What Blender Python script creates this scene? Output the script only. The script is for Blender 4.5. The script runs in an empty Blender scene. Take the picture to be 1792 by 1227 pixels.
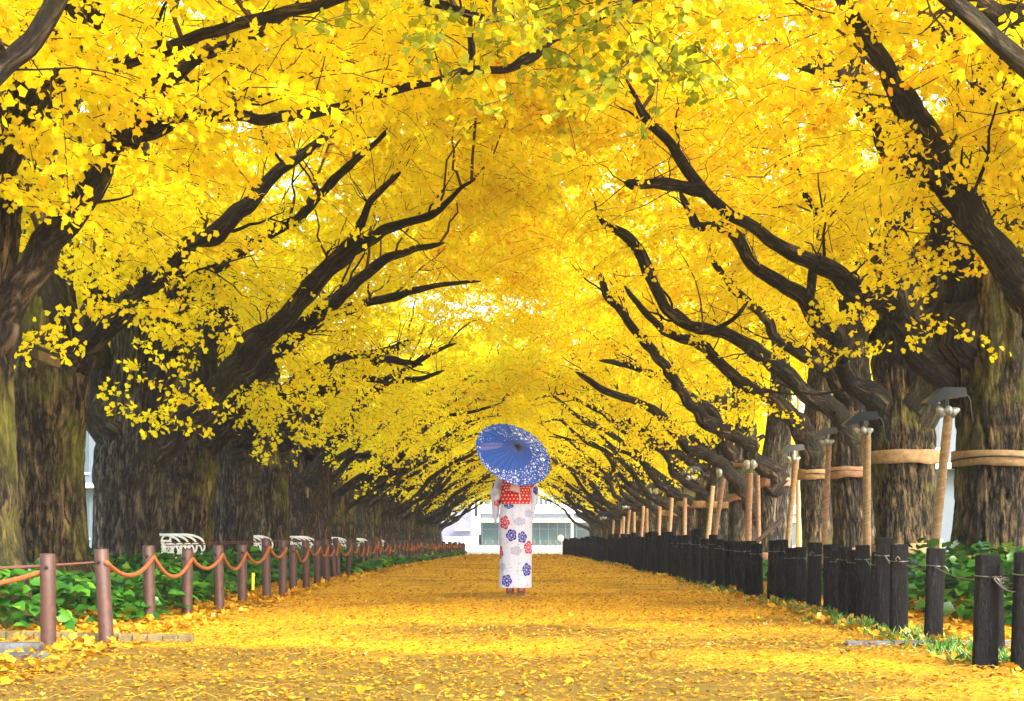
import bpy, math, random
import numpy as np
from mathutils import Vector, Matrix, Quaternion

random.seed(7)
rng = np.random.default_rng(11)
S = bpy.context.scene
COL = S.collection
PI = math.pi

# ------------------------------------------------------------------ camera model
F, CX, HY, CAMZ = 2489.0, 905.0, 932.0, 0.70      # focal length and vanishing point of the 1792x1227 photograph


def P(x, y, d):
    """point of the avenue seen at photo pixel x, y and d metres down the path"""
    return np.array([(x - CX) / F * d, d, CAMZ - (y - HY) / F * d])


def zg(Y):
    t = np.clip((np.asarray(Y, float) - 16.0) / 61.0, 0, 1)
    return -0.5 * t ** 1.3


# ------------------------------------------------------------------ numpy helpers
def vnoise(p):
    """smooth value noise in -1..1 for an N x 3 array"""
    p = np.asarray(p, float)
    i = np.floor(p).astype(np.int64)
    f = p - i
    f = f * f * (3 - 2 * f)

    def h(a, b, c):
        n = (a * 374761393 + b * 668265263 + c * 2147483647 + 1274126177) & 0xFFFFFFFF
        n = ((n ^ (n >> 13)) * 1274126177) & 0xFFFFFFFF
        n = n ^ (n >> 16)
        return (n & 0xFFFF) / 32767.5 - 1.0
    r = 0
    for dx in (0, 1):
        wx = f[:, 0] if dx else 1 - f[:, 0]
        for dy in (0, 1):
            wy = f[:, 1] if dy else 1 - f[:, 1]
            for dz in (0, 1):
                wz = f[:, 2] if dz else 1 - f[:, 2]
                r = r + wx * wy * wz * h(i[:, 0] + dx, i[:, 1] + dy, i[:, 2] + dz)
    return r


def unit(v):
    return v / np.maximum(np.linalg.norm(v, axis=-1, keepdims=True), 1e-9)


def catmull(pts, n):
    """resample a polyline (K x D) smoothly to n points by length"""
    p = np.asarray(pts, float)
    K = len(p)
    q = np.vstack([2 * p[0] - p[1], p, 2 * p[-1] - p[-2]])
    seg = np.linalg.norm(np.diff(p[:, :3], axis=0), axis=1)
    cum = np.concatenate([[0], np.cumsum(seg)])
    s = np.linspace(0, cum[-1], n)
    k = np.clip(np.searchsorted(cum, s, side='right') - 1, 0, K - 2)
    t = ((s - cum[k]) / np.maximum(seg[k], 1e-9))[:, None]
    a, b, c, d = q[k], q[k + 1], q[k + 2], q[k + 3]
    return .5 * (2 * b + (c - a) * t + (2 * a - 5 * b + 4 * c - d) * t ** 2 + (3 * b - a - 3 * c + d) * t ** 3)


class MB:
    """collects geometry and links it as ONE mesh object"""

    def __init__(self):
        self.v, self.f, self.fm, self.n = [], [], [], 0
        self.bark, self.tint, self.col = [], [], []

    def add(self, v, faces, mat=0, bark=None, tint=None, col=None):
        v = np.asarray(v, float).reshape(-1, 3)
        m = len(v)
        if not isinstance(faces, (list, tuple)):
            faces = [faces]
        for fa in faces:
            fa = np.asarray(fa, np.int64)
            if fa.ndim == 1:
                fa = fa[None, :]
            self.f.append(fa + self.n)
            self.fm.append(np.full(len(fa), mat, np.int32))
        self.v.append(v)
        self.bark.append(np.zeros((m, 3)) if bark is None else bark)
        self.tint.append(np.full(m, .5) if tint is None else np.broadcast_to(tint, (m,)))
        self.col.append(np.ones((m, 3)) if col is None else np.broadcast_to(col, (m, 3)))
        self.n += m
        return self

    # --- primitives
    def box(self, c, s, rot=None, mat=0, bev=0.0, tint=None):
        hx, hy, hz = np.array(s) / 2
        b = min(bev, hx * .9, hy * .9, hz * .9)
        if b <= 0:
            v = np.array([[x, y, z] for x in (-hx, hx) for y in (-hy, hy) for z in (-hz, hz)])
            f = [[0, 1, 3, 2], [4, 6, 7, 5], [0, 4, 5, 1], [2, 3, 7, 6], [0, 2, 6, 4], [1, 5, 7, 3]]
            fs = [np.array(f)]
        else:                                          # chamfered: three points per corner
            v, idx = [], {}
            for sx in (-1, 1):
                for sy in (-1, 1):
                    for sz in (-1, 1):
                        for ax in range(3):
                            p = [sx * (hx - b), sy * (hy - b), sz * (hz - b)]
                            p[ax] = (sx * hx, sy * hy, sz * hz)[ax]
                            idx[(sx, sy, sz, ax)] = len(v)
                            v.append(p)
            v = np.array(v)
            q, tr = [], []
            for s0 in (-1, 1):
                cyc = [(-1, -1), (1, -1), (1, 1), (-1, 1)]
                for ax in range(3):
                    fl = []
                    for a, c2 in cyc:
                        k = [0, 0, 0]
                        k[ax] = s0
                        k[(ax + 1) % 3] = a
                        k[(ax + 2) % 3] = c2
                        fl.append(idx[(*k, ax)])
                    q.append(fl if s0 > 0 else fl[::-1])
            for ax in range(3):
                b1, b2 = (ax + 1) % 3, (ax + 2) % 3
                for s1 in (-1, 1):
                    for s2 in (-1, 1):
                        k0, k1 = [0, 0, 0], [0, 0, 0]
                        k0[ax], k1[ax] = -1, 1
                        k0[b1] = k1[b1] = s1
                        k0[b2] = k1[b2] = s2
                        q.append([idx[(*k0, b1)], idx[(*k1, b1)], idx[(*k1, b2)], idx[(*k0, b2)]])
            for sx in (-1, 1):
                for sy in (-1, 1):
                    for sz in (-1, 1):
                        tr.append([idx[(sx, sy, sz, 0)], idx[(sx, sy, sz, 1)], idx[(sx, sy, sz, 2)]])
            fs = [np.array(q), np.array(tr)]
        if rot is not None:
            v = v @ np.array(rot).T
        return self.add(v + np.array(c), fs, mat, bark=v.copy(), tint=tint)

    def tubes(self, Pn, Rn, ns=6, mat=0, tint=None, cap=False, disp=0.0, seed=0.0, dfreq=1.0):
        """N tubes of K points each, swept round; bark coords run along them"""
        Pn = np.asarray(Pn, float)
        if Pn.ndim == 2:
            Pn = Pn[None]
        N, K, _ = Pn.shape
        Rn = np.broadcast_to(np.asarray(Rn, float), (N, K))
        t = unit(np.gradient(Pn, axis=1))
        ch = unit(Pn[:, -1] - Pn[:, 0])
        ax = np.argmin(np.abs(ch), axis=1)
        ref = np.eye(3)[ax][:, None, :]
        b = unit(np.cross(t, ref))
        c = np.cross(t, b)
        th = np.arange(ns) / ns * 2 * PI
        ring = np.cos(th)[None, None, :, None] * b[:, :, None, :] + np.sin(th)[None, None, :, None] * c[:, :, None, :]
        L = np.concatenate([np.zeros((N, 1)), np.cumsum(np.linalg.norm(np.diff(Pn, axis=1), axis=2), axis=1)], axis=1)
        R = np.broadcast_to(Rn[:, :, None], (N, K, ns)).copy()
        Rb = np.broadcast_to(Rn.mean(axis=1)[:, None, None], (N, K, 1))
        bk = np.stack([np.cos(th)[None, None] * Rb, np.sin(th)[None, None] * Rb,
                       np.broadcast_to(L[:, :, None], (N, K, ns)) + seed], axis=-1)
        if disp:
            q = bk.reshape(-1, 3)
            n1 = vnoise(q * np.array([9, 9, 3.2]) * dfreq + seed)
            n2 = vnoise(q * np.array([24, 24, 4.5]) * dfreq + 7.7 + seed)
            R *= (1 + disp * (1.0 * n1 + .7 * n2)).reshape(R.shape)
        v = Pn[:, :, None, :] + R[..., None] * ring
        base = (np.arange(N) * K * ns)[:, None, None]
        k = np.arange(K - 1)[None, :, None] * ns
        j = np.arange(ns)[None, None, :]
        j2 = (j + 1) % ns
        f = np.stack([base + k + j, base + k + j2, base + k + ns + j2, base + k + ns + j], axis=-1).reshape(-1, 4)
        fs = [f]
        if cap:
            e = (np.arange(N) * K * ns)[:, None] + np.arange(ns)[None, :]
            fs += [e[:, ::-1], e + (K - 1) * ns]
        ti = None if tint is None else np.repeat(np.broadcast_to(tint, (N,)), K * ns)
        return self.add(v.reshape(-1, 3), fs, mat, bark=bk.reshape(-1, 3), tint=ti)

    def lathe(self, prof, c=(0, 0, 0), ns=16, mat=0, rot=None):
        """surface of revolution about z of (r, z) pairs"""
        pr = np.array(prof, float)
        th = np.arange(ns) / ns * 2 * PI
        v = np.stack([pr[:, 0][:, None] * np.cos(th), pr[:, 0][:, None] * np.sin(th), np.broadcast_to(pr[:, 1][:, None], (len(pr), ns))], -1).reshape(-1, 3)
        K = len(pr)
        k = np.arange(K - 1)[:, None] * ns
        j = np.arange(ns)[None]
        f = np.stack([k + j, k + (j + 1) % ns, k + ns + (j + 1) % ns, k + ns + j], -1).reshape(-1, 4)
        bk = v.copy()
        if rot is not None:
            v = v @ np.array(rot).T
        return self.add(v + np.array(c), [f, np.arange(ns)[::-1][None], (np.arange(ns) + (K - 1) * ns)[None]], mat, bark=bk)

    def prism(self, poly, y0, y1, mat=0, axis=1, col=None):
        """closed outline (a, b) pushed from y0 to y1 along an axis"""
        p = np.array(poly, float)
        n = len(p)
        o = [i for i in range(3) if i != axis]
        v = np.zeros((2 * n, 3))
        v[:n, o[0]] = v[n:, o[0]] = p[:, 0]
        v[:n, o[1]] = v[n:, o[1]] = p[:, 1]
        v[:n, axis], v[n:, axis] = y0, y1
        i = np.arange(n)
        f = np.stack([i, (i + 1) % n, n + (i + 1) % n, n + i], -1)
        return self.add(v, [f, i[::-1][None], (n + i)[None]], mat, bark=v.copy(), col=col)

    def grid(self, v, nu, nv, mat=0, wrap=False, col=None, tint=None, bark=None):
        """v: nu rows of nv points"""
        i = np.arange(nu - 1)[:, None] * nv
        j = np.arange(nv if wrap else nv - 1)[None]
        j2 = (j + 1) % nv
        f = np.stack([i + j, i + j2, i + nv + j2, i + nv + j], -1).reshape(-1, 4)
        return self.add(v, f, mat, col=col, tint=tint, bark=bark)

    def build(self, name, mats, parent=None, smooth=True, loc=None, attrs=('bark', 'tint')):
        me = bpy.data.meshes.new(name)
        V = np.concatenate(self.v).astype(np.float32)
        me.vertices.add(len(V))
        me.vertices.foreach_set('co', V.ravel())
        tot = np.concatenate([np.full(len(f), f.shape[1], np.int32) for f in self.f])
        loops = np.concatenate([f.ravel() for f in self.f]).astype(np.int32)
        me.loops.add(len(loops))
        me.loops.foreach_set('vertex_index', loops)
        me.polygons.add(len(tot))
        st = np.concatenate([[0], np.cumsum(tot)[:-1]]).astype(np.int32)
        me.polygons.foreach_set('loop_start', st)
        me.polygons.foreach_set('loop_total', tot)
        me.polygons.foreach_set('material_index', np.concatenate(self.fm))
        sm = np.full(len(tot), bool(smooth))
        if smooth == 'sides':
            sm = tot == 4
        me.polygons.foreach_set('use_smooth', sm)
        if 'bark' in attrs:
            me.attributes.new('bark', 'FLOAT_VECTOR', 'POINT').data.foreach_set('vector', np.concatenate(self.bark).astype(np.float32).ravel())
        if 'tint' in attrs:
            me.attributes.new('tint', 'FLOAT', 'POINT').data.foreach_set('value', np.concatenate(self.tint).astype(np.float32))
        if 'col' in attrs:
            c = np.concatenate(self.col)
            c = np.hstack([c, np.ones((len(c), 1))]).astype(np.float32)
            me.attributes.new('col', 'FLOAT_COLOR', 'POINT').data.foreach_set('color', c.ravel())
        me.update(calc_edges=True)
        me.validate()
        for m in (mats if isinstance(mats, (list, tuple)) else [mats]):
            me.materials.append(m)
        o = bpy.data.objects.new(name, me)
        COL.objects.link(o)
        if parent is not None:
            o.parent = parent
        if loc is not None:
            o.location = loc
        return o


def tag(o, label=None, cat=None, group=None, kind=None):
    if label:
        o['label'] = label
    if cat:
        o['category'] = cat
    if group:
        o['group'] = group
    if kind:
        o['kind'] = kind
    return o


def thing(name, label, cat, loc=(0, 0, 0), rz=0.0, group=None):
    o = bpy.data.objects.new(name, None)
    o.empty_display_size = .2
    COL.objects.link(o)
    o.location = loc
    o.rotation_euler = (0, 0, rz)
    return tag(o, label, cat, group)


def copy_tree(o, parent=None):
    c = o.copy()
    COL.objects.link(c)
    if parent is not None:
        c.parent = parent
    for ch in list(o.children):
        copy_tree(ch, c)
    return c


ORD = ('first second third fourth fifth sixth seventh eighth ninth tenth eleventh twelfth thirteenth fourteenth fifteenth sixteenth '
       'seventeenth eighteenth nineteenth twentieth twenty-first twenty-second twenty-third twenty-fourth twenty-fifth twenty-sixth '
       'twenty-seventh twenty-eighth twenty-ninth thirtieth thirty-first thirty-second thirty-third').split()


# ------------------------------------------------------------------ materials
def mat_new(name):
    m = bpy.data.materials.new(name)
    m.use_nodes = True
    nt = m.node_tree
    nt.nodes.clear()
    out = nt.nodes.new('ShaderNodeOutputMaterial')
    return m, nt, out


def N(nt, kind, **kw):
    n = nt.nodes.new(kind)
    for k, v in kw.items():
        if k.startswith('i_'):
            n.inputs[k[2:].replace('_', ' ')].default_value = v
        else:
            setattr(n, k, v)
    return n


def ramp(nt, stops, fac, interp='LINEAR'):
    r = nt.nodes.new('ShaderNodeValToRGB')
    r.color_ramp.interpolation = interp
    e = r.color_ramp.elements
    while len(e) < len(stops):
        e.new(.5)
    for el, (p, c) in zip(e, stops):
        el.position = p
        el.color = (*c, 1) if len(c) == 3 else c
    nt.links.new(fac, r.inputs['Fac'])
    return r


def plain(name, c, rough=.6, metal=0, spec=.5, bump=0, bscale=60, var=.15):
    m, nt, out = mat_new(name)
    b = N(nt, 'ShaderNodeBsdfPrincipled', i_Roughness=rough, i_Metallic=metal)
    b.inputs['Specular IOR Level'].default_value = spec
    tc = N(nt, 'ShaderNodeTexCoord')
    no = N(nt, 'ShaderNodeTexNoise', i_Scale=bscale * .25, i_Detail=5.0)
    nt.links.new(tc.outputs['Object'], no.inputs['Vector'])
    c = np.array(c)
    r = ramp(nt, [(.3, tuple(c * (1 - var))), (.7, tuple(np.minimum(c * (1 + var), 1)))], no.outputs['Fac'])
    nt.links.new(r.outputs['Color'], b.inputs['Base Color'])
    if bump:
        n2 = N(nt, 'ShaderNodeTexNoise', i_Scale=bscale, i_Detail=4.0)
        nt.links.new(tc.outputs['Object'], n2.inputs['Vector'])
        bp = N(nt, 'ShaderNodeBump', i_Strength=bump, i_Distance=.01)
        nt.links.new(n2.outputs['Fac'], bp.inputs['Height'])
        nt.links.new(bp.outputs['Normal'], b.inputs['Normal'])
    nt.links.new(b.outputs['BSDF'], out.inputs['Surface'])
    return m


def leaf_mat(name, stops, trans=.5, rough=.45, gloss=.04, tcol=1.0):
    m, nt, out = mat_new(name)
    at = N(nt, 'ShaderNodeAttribute', attribute_name='tint')
    r = ramp(nt, stops, at.outputs['Fac'])
    d = N(nt, 'ShaderNodeBsdfDiffuse')
    t = N(nt, 'ShaderNodeBsdfTranslucent')
    nt.links.new(r.outputs['Color'], d.inputs['Color'])
    nt.links.new(r.outputs['Color'], t.inputs['Color'])
    mx = N(nt, 'ShaderNodeMixShader', i_Fac=trans)
    nt.links.new(d.outputs[0], mx.inputs[1])
    nt.links.new(t.outputs[0], mx.inputs[2])
    g = N(nt, 'ShaderNodeBsdfGlossy', i_Roughness=rough)
    m2 = N(nt, 'ShaderNodeMixShader', i_Fac=gloss)
    nt.links.new(mx.outputs[0], m2.inputs[1])
    nt.links.new(g.outputs[0], m2.inputs[2])
    nt.links.new(m2.outputs[0], out.inputs['Surface'])
    return m


def bark_mat(name, dark, mid, light, moss, moss_amt=.5, scale=1.0, spec=.3):
    m, nt, out = mat_new(name)
    at = N(nt, 'ShaderNodeAttribute', attribute_name='bark')
    mp = N(nt, 'ShaderNodeMapping')
    mp.inputs['Scale'].default_value = (12 * scale, 12 * scale, 2.6 * scale)
    nt.links.new(at.outputs['Vector'], mp.inputs['Vector'])
    # furrows: thin dark lines where a stretched noise crosses its middle, at two sizes
    hs = []
    for sc_, det in ((.36, 2.5), (.85, 4.0)):
        na = N(nt, 'ShaderNodeTexNoise', i_Scale=sc_, i_Detail=det, i_Roughness=.55, i_Distortion=.55)
        nt.links.new(mp.outputs[0], na.inputs['Vector'])
        su = N(nt, 'ShaderNodeMath', operation='SUBTRACT')
        su.inputs[1].default_value = .5
        ab = N(nt, 'ShaderNodeMath', operation='ABSOLUTE')
        mu = N(nt, 'ShaderNodeMath', operation='MULTIPLY', use_clamp=True)
        mu.inputs[1].default_value = 5.5
        nt.links.new(na.outputs['Fac'], su.inputs[0])
        nt.links.new(su.outputs[0], ab.inputs[0])
        nt.links.new(ab.outputs[0], mu.inputs[0])
        hs.append(mu)
    mn = N(nt, 'ShaderNodeMath', operation='MULTIPLY')
    nt.links.new(hs[0].outputs[0], mn.inputs[0])
    nt.links.new(hs[1].outputs[0], mn.inputs[1])
    n1 = N(nt, 'ShaderNodeTexNoise', i_Scale=3.2, i_Detail=8.0, i_Roughness=.7)
    nt.links.new(mp.outputs[0], n1.inputs['Vector'])
    ml = N(nt, 'ShaderNodeMath', operation='MULTIPLY_ADD')
    ml.inputs[1].default_value = .62
    nt.links.new(mn.outputs[0], ml.inputs[0])
    sc = N(nt, 'ShaderNodeMath', operation='MULTIPLY_ADD')
    sc.inputs[1].default_value = 1.1
    sc.inputs[2].default_value = -.36
    nt.links.new(n1.outputs['Fac'], sc.inputs[0])
    nt.links.new(sc.outputs[0], ml.inputs[2])
    r = ramp(nt, [(.19, dark), (.38, mid), (.80, light)], ml.outputs[0])
    # moss in patches that belong to the trunk
    geo = N(nt, 'ShaderNodeTexCoord')
    n3 = N(nt, 'ShaderNodeTexNoise', i_Scale=1.6, i_Detail=4.0)
    nt.links.new(geo.outputs['Object'], n3.inputs['Vector'])
    r3 = ramp(nt, [(.48, (0, 0, 0)), (.66, (moss_amt,) * 3)], n3.outputs['Fac'])
    mm = N(nt, 'ShaderNodeMixRGB')
    nt.links.new(r3.outputs['Color'], mm.inputs['Fac'])
    nt.links.new(r.outputs['Color'], mm.inputs['Color1'])
    mo = N(nt, 'ShaderNodeMixRGB', blend_type='MULTIPLY', i_Fac=1.0)
    r4 = ramp(nt, [(.0, (.25, .25, .25)), (.6, (1, 1, 1))], ml.outputs[0])
    nt.links.new(r4.outputs['Color'], mo.inputs['Color1'])
    mo.inputs['Color2'].default_value = (*moss, 1)
    nt.links.new(mo.outputs[0], mm.inputs['Color2'])
    b = N(nt, 'ShaderNodeBsdfPrincipled', i_Roughness=.78)
    b.inputs['Specular IOR Level'].default_value = spec
    nt.links.new(mm.outputs[0], b.inputs['Base Color'])
    bp = N(nt, 'ShaderNodeBump', i_Strength=1.0, i_Distance=.09)
    nt.links.new(ml.outputs[0], bp.inputs['Height'])
    nt.links.new(bp.outputs['Normal'], b.inputs['Normal'])
    nt.links.new(b.outputs[0], out.inputs['Surface'])
    return m


def col_mat(name, rough=.75, trans=0.0, spec=.3, bump=0.0):
    m, nt, out = mat_new(name)
    at = N(nt, 'ShaderNodeAttribute', attribute_name='col')
    b = N(nt, 'ShaderNodeBsdfPrincipled', i_Roughness=rough)
    b.inputs['Specular IOR Level'].default_value = spec
    nt.links.new(at.outputs['Color'], b.inputs['Base Color'])
    if bump:
        tc = N(nt, 'ShaderNodeTexCoord')
        n2 = N(nt, 'ShaderNodeTexNoise', i_Scale=22.0, i_Detail=5.0)
        nt.links.new(tc.outputs['Object'], n2.inputs['Vector'])
        bp = N(nt, 'ShaderNodeBump', i_Strength=bump, i_Distance=.01)
        nt.links.new(n2.outputs['Fac'], bp.inputs['Height'])
        nt.links.new(bp.outputs['Normal'], b.inputs['Normal'])
    last = b.outputs[0]
    if trans:
        t = N(nt, 'ShaderNodeBsdfTranslucent')
        nt.links.new(at.outputs['Color'], t.inputs['Color'])
        mx = N(nt, 'ShaderNodeMixShader', i_Fac=trans)
        nt.links.new(b.outputs[0], mx.inputs[1])
        nt.links.new(t.outputs[0], mx.inputs[2])
        last = mx.outputs[0]
    nt.links.new(last, out.inputs['Surface'])
    return m


YEL = [(0.0, (.90, .85, .005)), (.3, (.94, .82, .004)), (.65, (.95, .75, .004)), (.9, (.94, .60, .004)), (1.0, (.70, .34, .006))]
M_LEAF = leaf_mat('ginkgo_leaf', YEL, trans=.52, gloss=.015)
M_LEAFG = leaf_mat('green_ginkgo_leaf', [(0, (.20, .25, .010)), (.5, (.42, .43, .010)), (1, (.78, .66, .008))], trans=.45, gloss=.015)
M_FALLEN = leaf_mat('fallen_leaf', [(0, (.46, .28, .012)), (.4, (.36, .17, .004)), (.8, (.27, .105, .004)), (1, (.13, .045, .006))], trans=.1, gloss=.05)
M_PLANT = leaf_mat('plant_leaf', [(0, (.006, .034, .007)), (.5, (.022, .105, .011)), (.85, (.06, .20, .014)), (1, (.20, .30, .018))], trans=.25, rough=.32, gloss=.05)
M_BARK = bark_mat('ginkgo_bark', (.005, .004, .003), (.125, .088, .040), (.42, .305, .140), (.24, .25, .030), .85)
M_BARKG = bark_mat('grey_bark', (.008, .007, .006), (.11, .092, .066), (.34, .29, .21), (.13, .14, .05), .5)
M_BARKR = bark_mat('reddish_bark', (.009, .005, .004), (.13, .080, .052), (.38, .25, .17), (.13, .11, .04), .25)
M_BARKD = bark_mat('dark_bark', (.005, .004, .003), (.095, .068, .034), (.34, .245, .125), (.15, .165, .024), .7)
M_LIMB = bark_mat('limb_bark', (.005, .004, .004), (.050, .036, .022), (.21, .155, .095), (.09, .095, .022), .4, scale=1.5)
M_TWIG = plain('twig', (.07, .042, .02), .8)


# ------------------------------------------------------------------ leaves
def leaves(mb, c, axis, nrm, size, tint, mat=0, full=True):
    """fan shaped ginkgo leaves, folded along the middle"""
    n = len(c)
    if n == 0:
        return
    a = unit(axis)
    b = unit(np.cross(nrm, a))
    k = np.cross(a, b)
    s = np.broadcast_to(size, (n,))[:, None, None]
    if full:
        T = np.array([[0, 0, 0], [.52, -.56, .13], [.93, -.33, .10], [.80, 0, -.03], [.93, .33, .10], [.52, .56, .13]])
        f = np.array([[0, 3, 2, 1], [0, 5, 4, 3]])
    else:
        T = np.array([[0, 0, 0], [.62, -.55, .08], [.95, 0, 0], [.62, .55, .08]])
        f = np.array([[0, 3, 2, 1]])
    m = len(T)
    v = c[:, None, :] + s * (T[None, :, 0:1] * a[:, None] + T[None, :, 1:2] * b[:, None] + T[None, :, 2:3] * k[:, None])
    fa = (np.arange(n) * m)[:, None, None] + f[None]
    mb.add(v.reshape(-1, 3), fa.reshape(-1, f.shape[1]), mat, tint=np.repeat(tint, m))


def sprays(mb, org, dirn, L, per=9, ncl=4, size=.075, tint0=.3, tvar=.25, r=.005, full=True, mat_leaf=0, mat_twig=1, droop=.35, twig=True, flat=.35):
    """twigs starting at org, drooping, with clusters of leaves along them"""
    n = len(org)
    if n == 0:
        return
    dirn = unit(dirn)
    t = np.linspace(0, 1, 5)[None, :, None]
    wob = rng.normal(0, .05, (n, 5, 3)) * t
    Pn = org[:, None] + dirn[:, None] * t * L[:, None, None] + wob * L[:, None, None]
    Pn[:, :, 2] -= droop * (t[..., 0] ** 2) * L[:, None]
    if twig:
        mb.tubes(Pn, r * np.linspace(1, .45, 5)[None], ns=3, mat=mat_twig)
    tt = (np.arange(per)[None] + rng.uniform(.0, 1.0, (n, per))) / per
    idx = np.clip(tt * 4, 0, 3.999)
    i0 = idx.astype(int)
    fr = (idx - i0)[..., None]
    ar = np.arange(n)[:, None]
    base = Pn[ar, i0] * (1 - fr) + Pn[ar, i0 + 1] * fr
    base = np.repeat(base.reshape(-1, 3), ncl, axis=0)
    m = len(base)
    off = rng.normal(0, 1, (m, 3)) * np.array([.055, .055, .04]) * (size / .075)
    ax = rng.normal(0, 1, (m, 3)) * np.array([1, 1, .7]) + np.array([0, 0, -.55])
    nr = rng.normal(0, 1, (m, 3)) + np.array([0, -.25, .35])
    ti = np.repeat(rng.normal(tint0, tvar * .6, n), per * ncl) + rng.normal(0, tvar * .6, m)
    leaves(mb, base + off, ax, nr, size * rng.uniform(.65, 1.15, m), np.clip(ti, 0, 1), mat_leaf, full)


def zlow(u):
    return np.interp(u, [-3, -1, 0, 1, 2, 3, 4, 5, 5.8], [3.3, 2.9, 2.75, 3.05, 3.6, 4.15, 4.6, 4.85, 4.95])


def ztop(u):
    return np.interp(u, [-3, 0, 3, 5.8], [6.0, 7.6, 7.2, 6.2])


def crown(limb_pts, nb=60, lift=0.0, ns=13, size=.075, tint0=.3, full=True, per=9, ncl=4, scale=1.0, vspan=1.9, seed=0, root_s=1.0):
    """boughs spread through the crown, each a layered pad of leafy twigs, joined to the limbs by thin branches"""
    mb = MB()
    u = rng.uniform(-2.4, 5.6, nb)
    v = rng.uniform(-vspan, vspan, nb)
    lo, hi = zlow(u) * scale + lift, ztop(u) * scale + lift
    z = lo + .25 + (hi - lo) * rng.uniform(0, 1, nb) ** 1.35
    c = np.stack([u, v, z], 1)
    LP = np.concatenate(limb_pts)
    ps = []
    busy = np.zeros(len(LP))
    for q in c:
        w = LP - q
        dd = np.linalg.norm(w, axis=1) + 1.2 * np.maximum(w[:, 2], 0) + rng.uniform(0, .7, len(LP)) + busy
        p0 = LP[np.argmin(dd)]
        busy += .9 * np.exp(-(np.linalg.norm(LP - p0, axis=1) / .35) ** 2)
        m1 = p0 * .6 + q * .4 + np.array([0, 0, .25]) + rng.normal(0, .12, 3)
        ps.append(catmull(np.array([p0, m1, q]), 7))
    ps = np.array(ps) + 0
    ps = ps[np.linalg.norm(ps[:, -1] - ps[:, 0], axis=1) < 1.75]
    ps[:, 1:-1] += rng.normal(0, .03, ps[:, 1:-1].shape)
    mb.tubes(ps, np.linspace(.019, .007, 7)[None] * rng.uniform(.7, 1.3, (len(ps), 1)), ns=5, mat=1)
    # pads of sprays
    cc = np.repeat(c, ns, axis=0)
    m = len(cc)
    o = cc + rng.normal(0, 1, (m, 3)) * np.array([.5, .45, .17])
    dr = (o - cc) * np.array([1, 1, .4]) + rng.normal(0, .25, (m, 3)) * np.array([1, 1, .5]) + np.array([.12, 0, .05])
    Ls = rng.uniform(.4, .95, m)
    bt = np.repeat(rng.normal(tint0, .17, nb), ns)
    sprays(mb, o - unit(dr) * .2, dr, Ls, per, ncl, size, bt, .28, full=full)
    return mb


# fix tint broadcasting in sprays when tint0 is an array
_sprays = sprays


def bare_twigs(mb, pts, n, mat=0, lo=.25, hi=.8, r=.0055):
    """thin leafless shoots standing off a limb"""
    pts = np.asarray(pts)
    i = rng.integers(len(pts) // 4, len(pts), n)
    p0 = pts[i]
    d = unit(rng.normal(0, 1, (n, 3)) * np.array([.8, .8, .5]) + np.array([0, 0, .75]))
    L = rng.uniform(lo, hi, n)
    t = np.linspace(0, 1, 5)[None, :, None]
    Q = p0[:, None] + d[:, None] * t * L[:, None, None] + rng.normal(0, .03, (n, 5, 3)) * t
    mb.tubes(Q, r * np.linspace(1.2, .4, 5)[None], ns=4, mat=mat)


def limb_mesh(pts, rad, seed, ns=14, step=.07, knots=6, disp=.10, ntw=6):
    """one limb: pts K x 3, radius per point"""
    pr = np.hstack([pts, np.asarray(rad, float)[:, None]])
    L = np.sum(np.linalg.norm(np.diff(pts, axis=0), axis=1))
    n = int(max(10, min(160, L / step)))
    q = catmull(pr, n)
    pp, rr = q[:, :3].copy(), np.maximum(q[:, 3], .006)
    # crooked growth
    s = np.linspace(0, L, n)
    rr *= 1 - .2 * np.clip(s / .8, 0, 1)
    for ax in range(3):
        w = np.clip(s[1:] / .5, 0, 1) * np.maximum(rr[1:], .045)
        pp[1:, ax] += w * (.55 * vnoise(np.stack([s[1:] * 2.2, np.full(n - 1, seed + ax * 9.1), s[1:] * 0], 1)) + .3 * vnoise(np.stack([s[1:] * 6, np.full(n - 1, seed + ax * 9.1), s[1:] * 0 + 3], 1)))
    for _ in range(knots):
        k = rng.uniform(.1, .97) * L
        rr *= 1 + rng.uniform(.04, .18) * np.exp(-((s - k) / (rr * .9 + .02)) ** 2)
    rr[-1] *= .35
    rr[-2] *= .8
    mb = MB()
    mb.tubes(pp, rr, ns=ns, disp=disp, seed=seed * 3.1, cap=True)
    # side branches, each forking once
    if L > 1.4:
        for k in range(int(L * 1.1)):
            i0 = int(rng.uniform(.28, .93) * (n - 1))
            tg = unit((pp[min(i0 + 1, n - 1)] - pp[i0 - 1])[None])[0]
            dr = unit((tg * .7 + rng.normal(0, .55, 3) + np.array([0, 0, .45]))[None])[0]
            bl = rng.uniform(.5, 1.3)
            st = np.linspace(0, 1, 9)[:, None]
            q2 = pp[i0] + dr * st * bl + np.cumsum(rng.normal(0, .022, (9, 3)), axis=0) * (st > 0)
            br = min(.32 * rr[i0], .021) * np.linspace(1, .25, 9)
            mb.tubes(q2, np.maximum(br, .004), ns=7, disp=.1, seed=seed + k)
            d2 = unit((dr + rng.normal(0, .5, 3))[None])[0]
            q3 = q2[4] + d2 * np.linspace(0, 1, 6)[:, None] * bl * .55 + np.cumsum(rng.normal(0, .02, (6, 3)), axis=0) * (np.linspace(0, 1, 6)[:, None] > 0)
            mb.tubes(q3, np.maximum(br[4] * np.linspace(.8, .25, 6), .0035), ns=5)
    if ntw:
        bare_twigs(mb, pp, ntw)
    return mb, pp


TRK = {}


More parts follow.
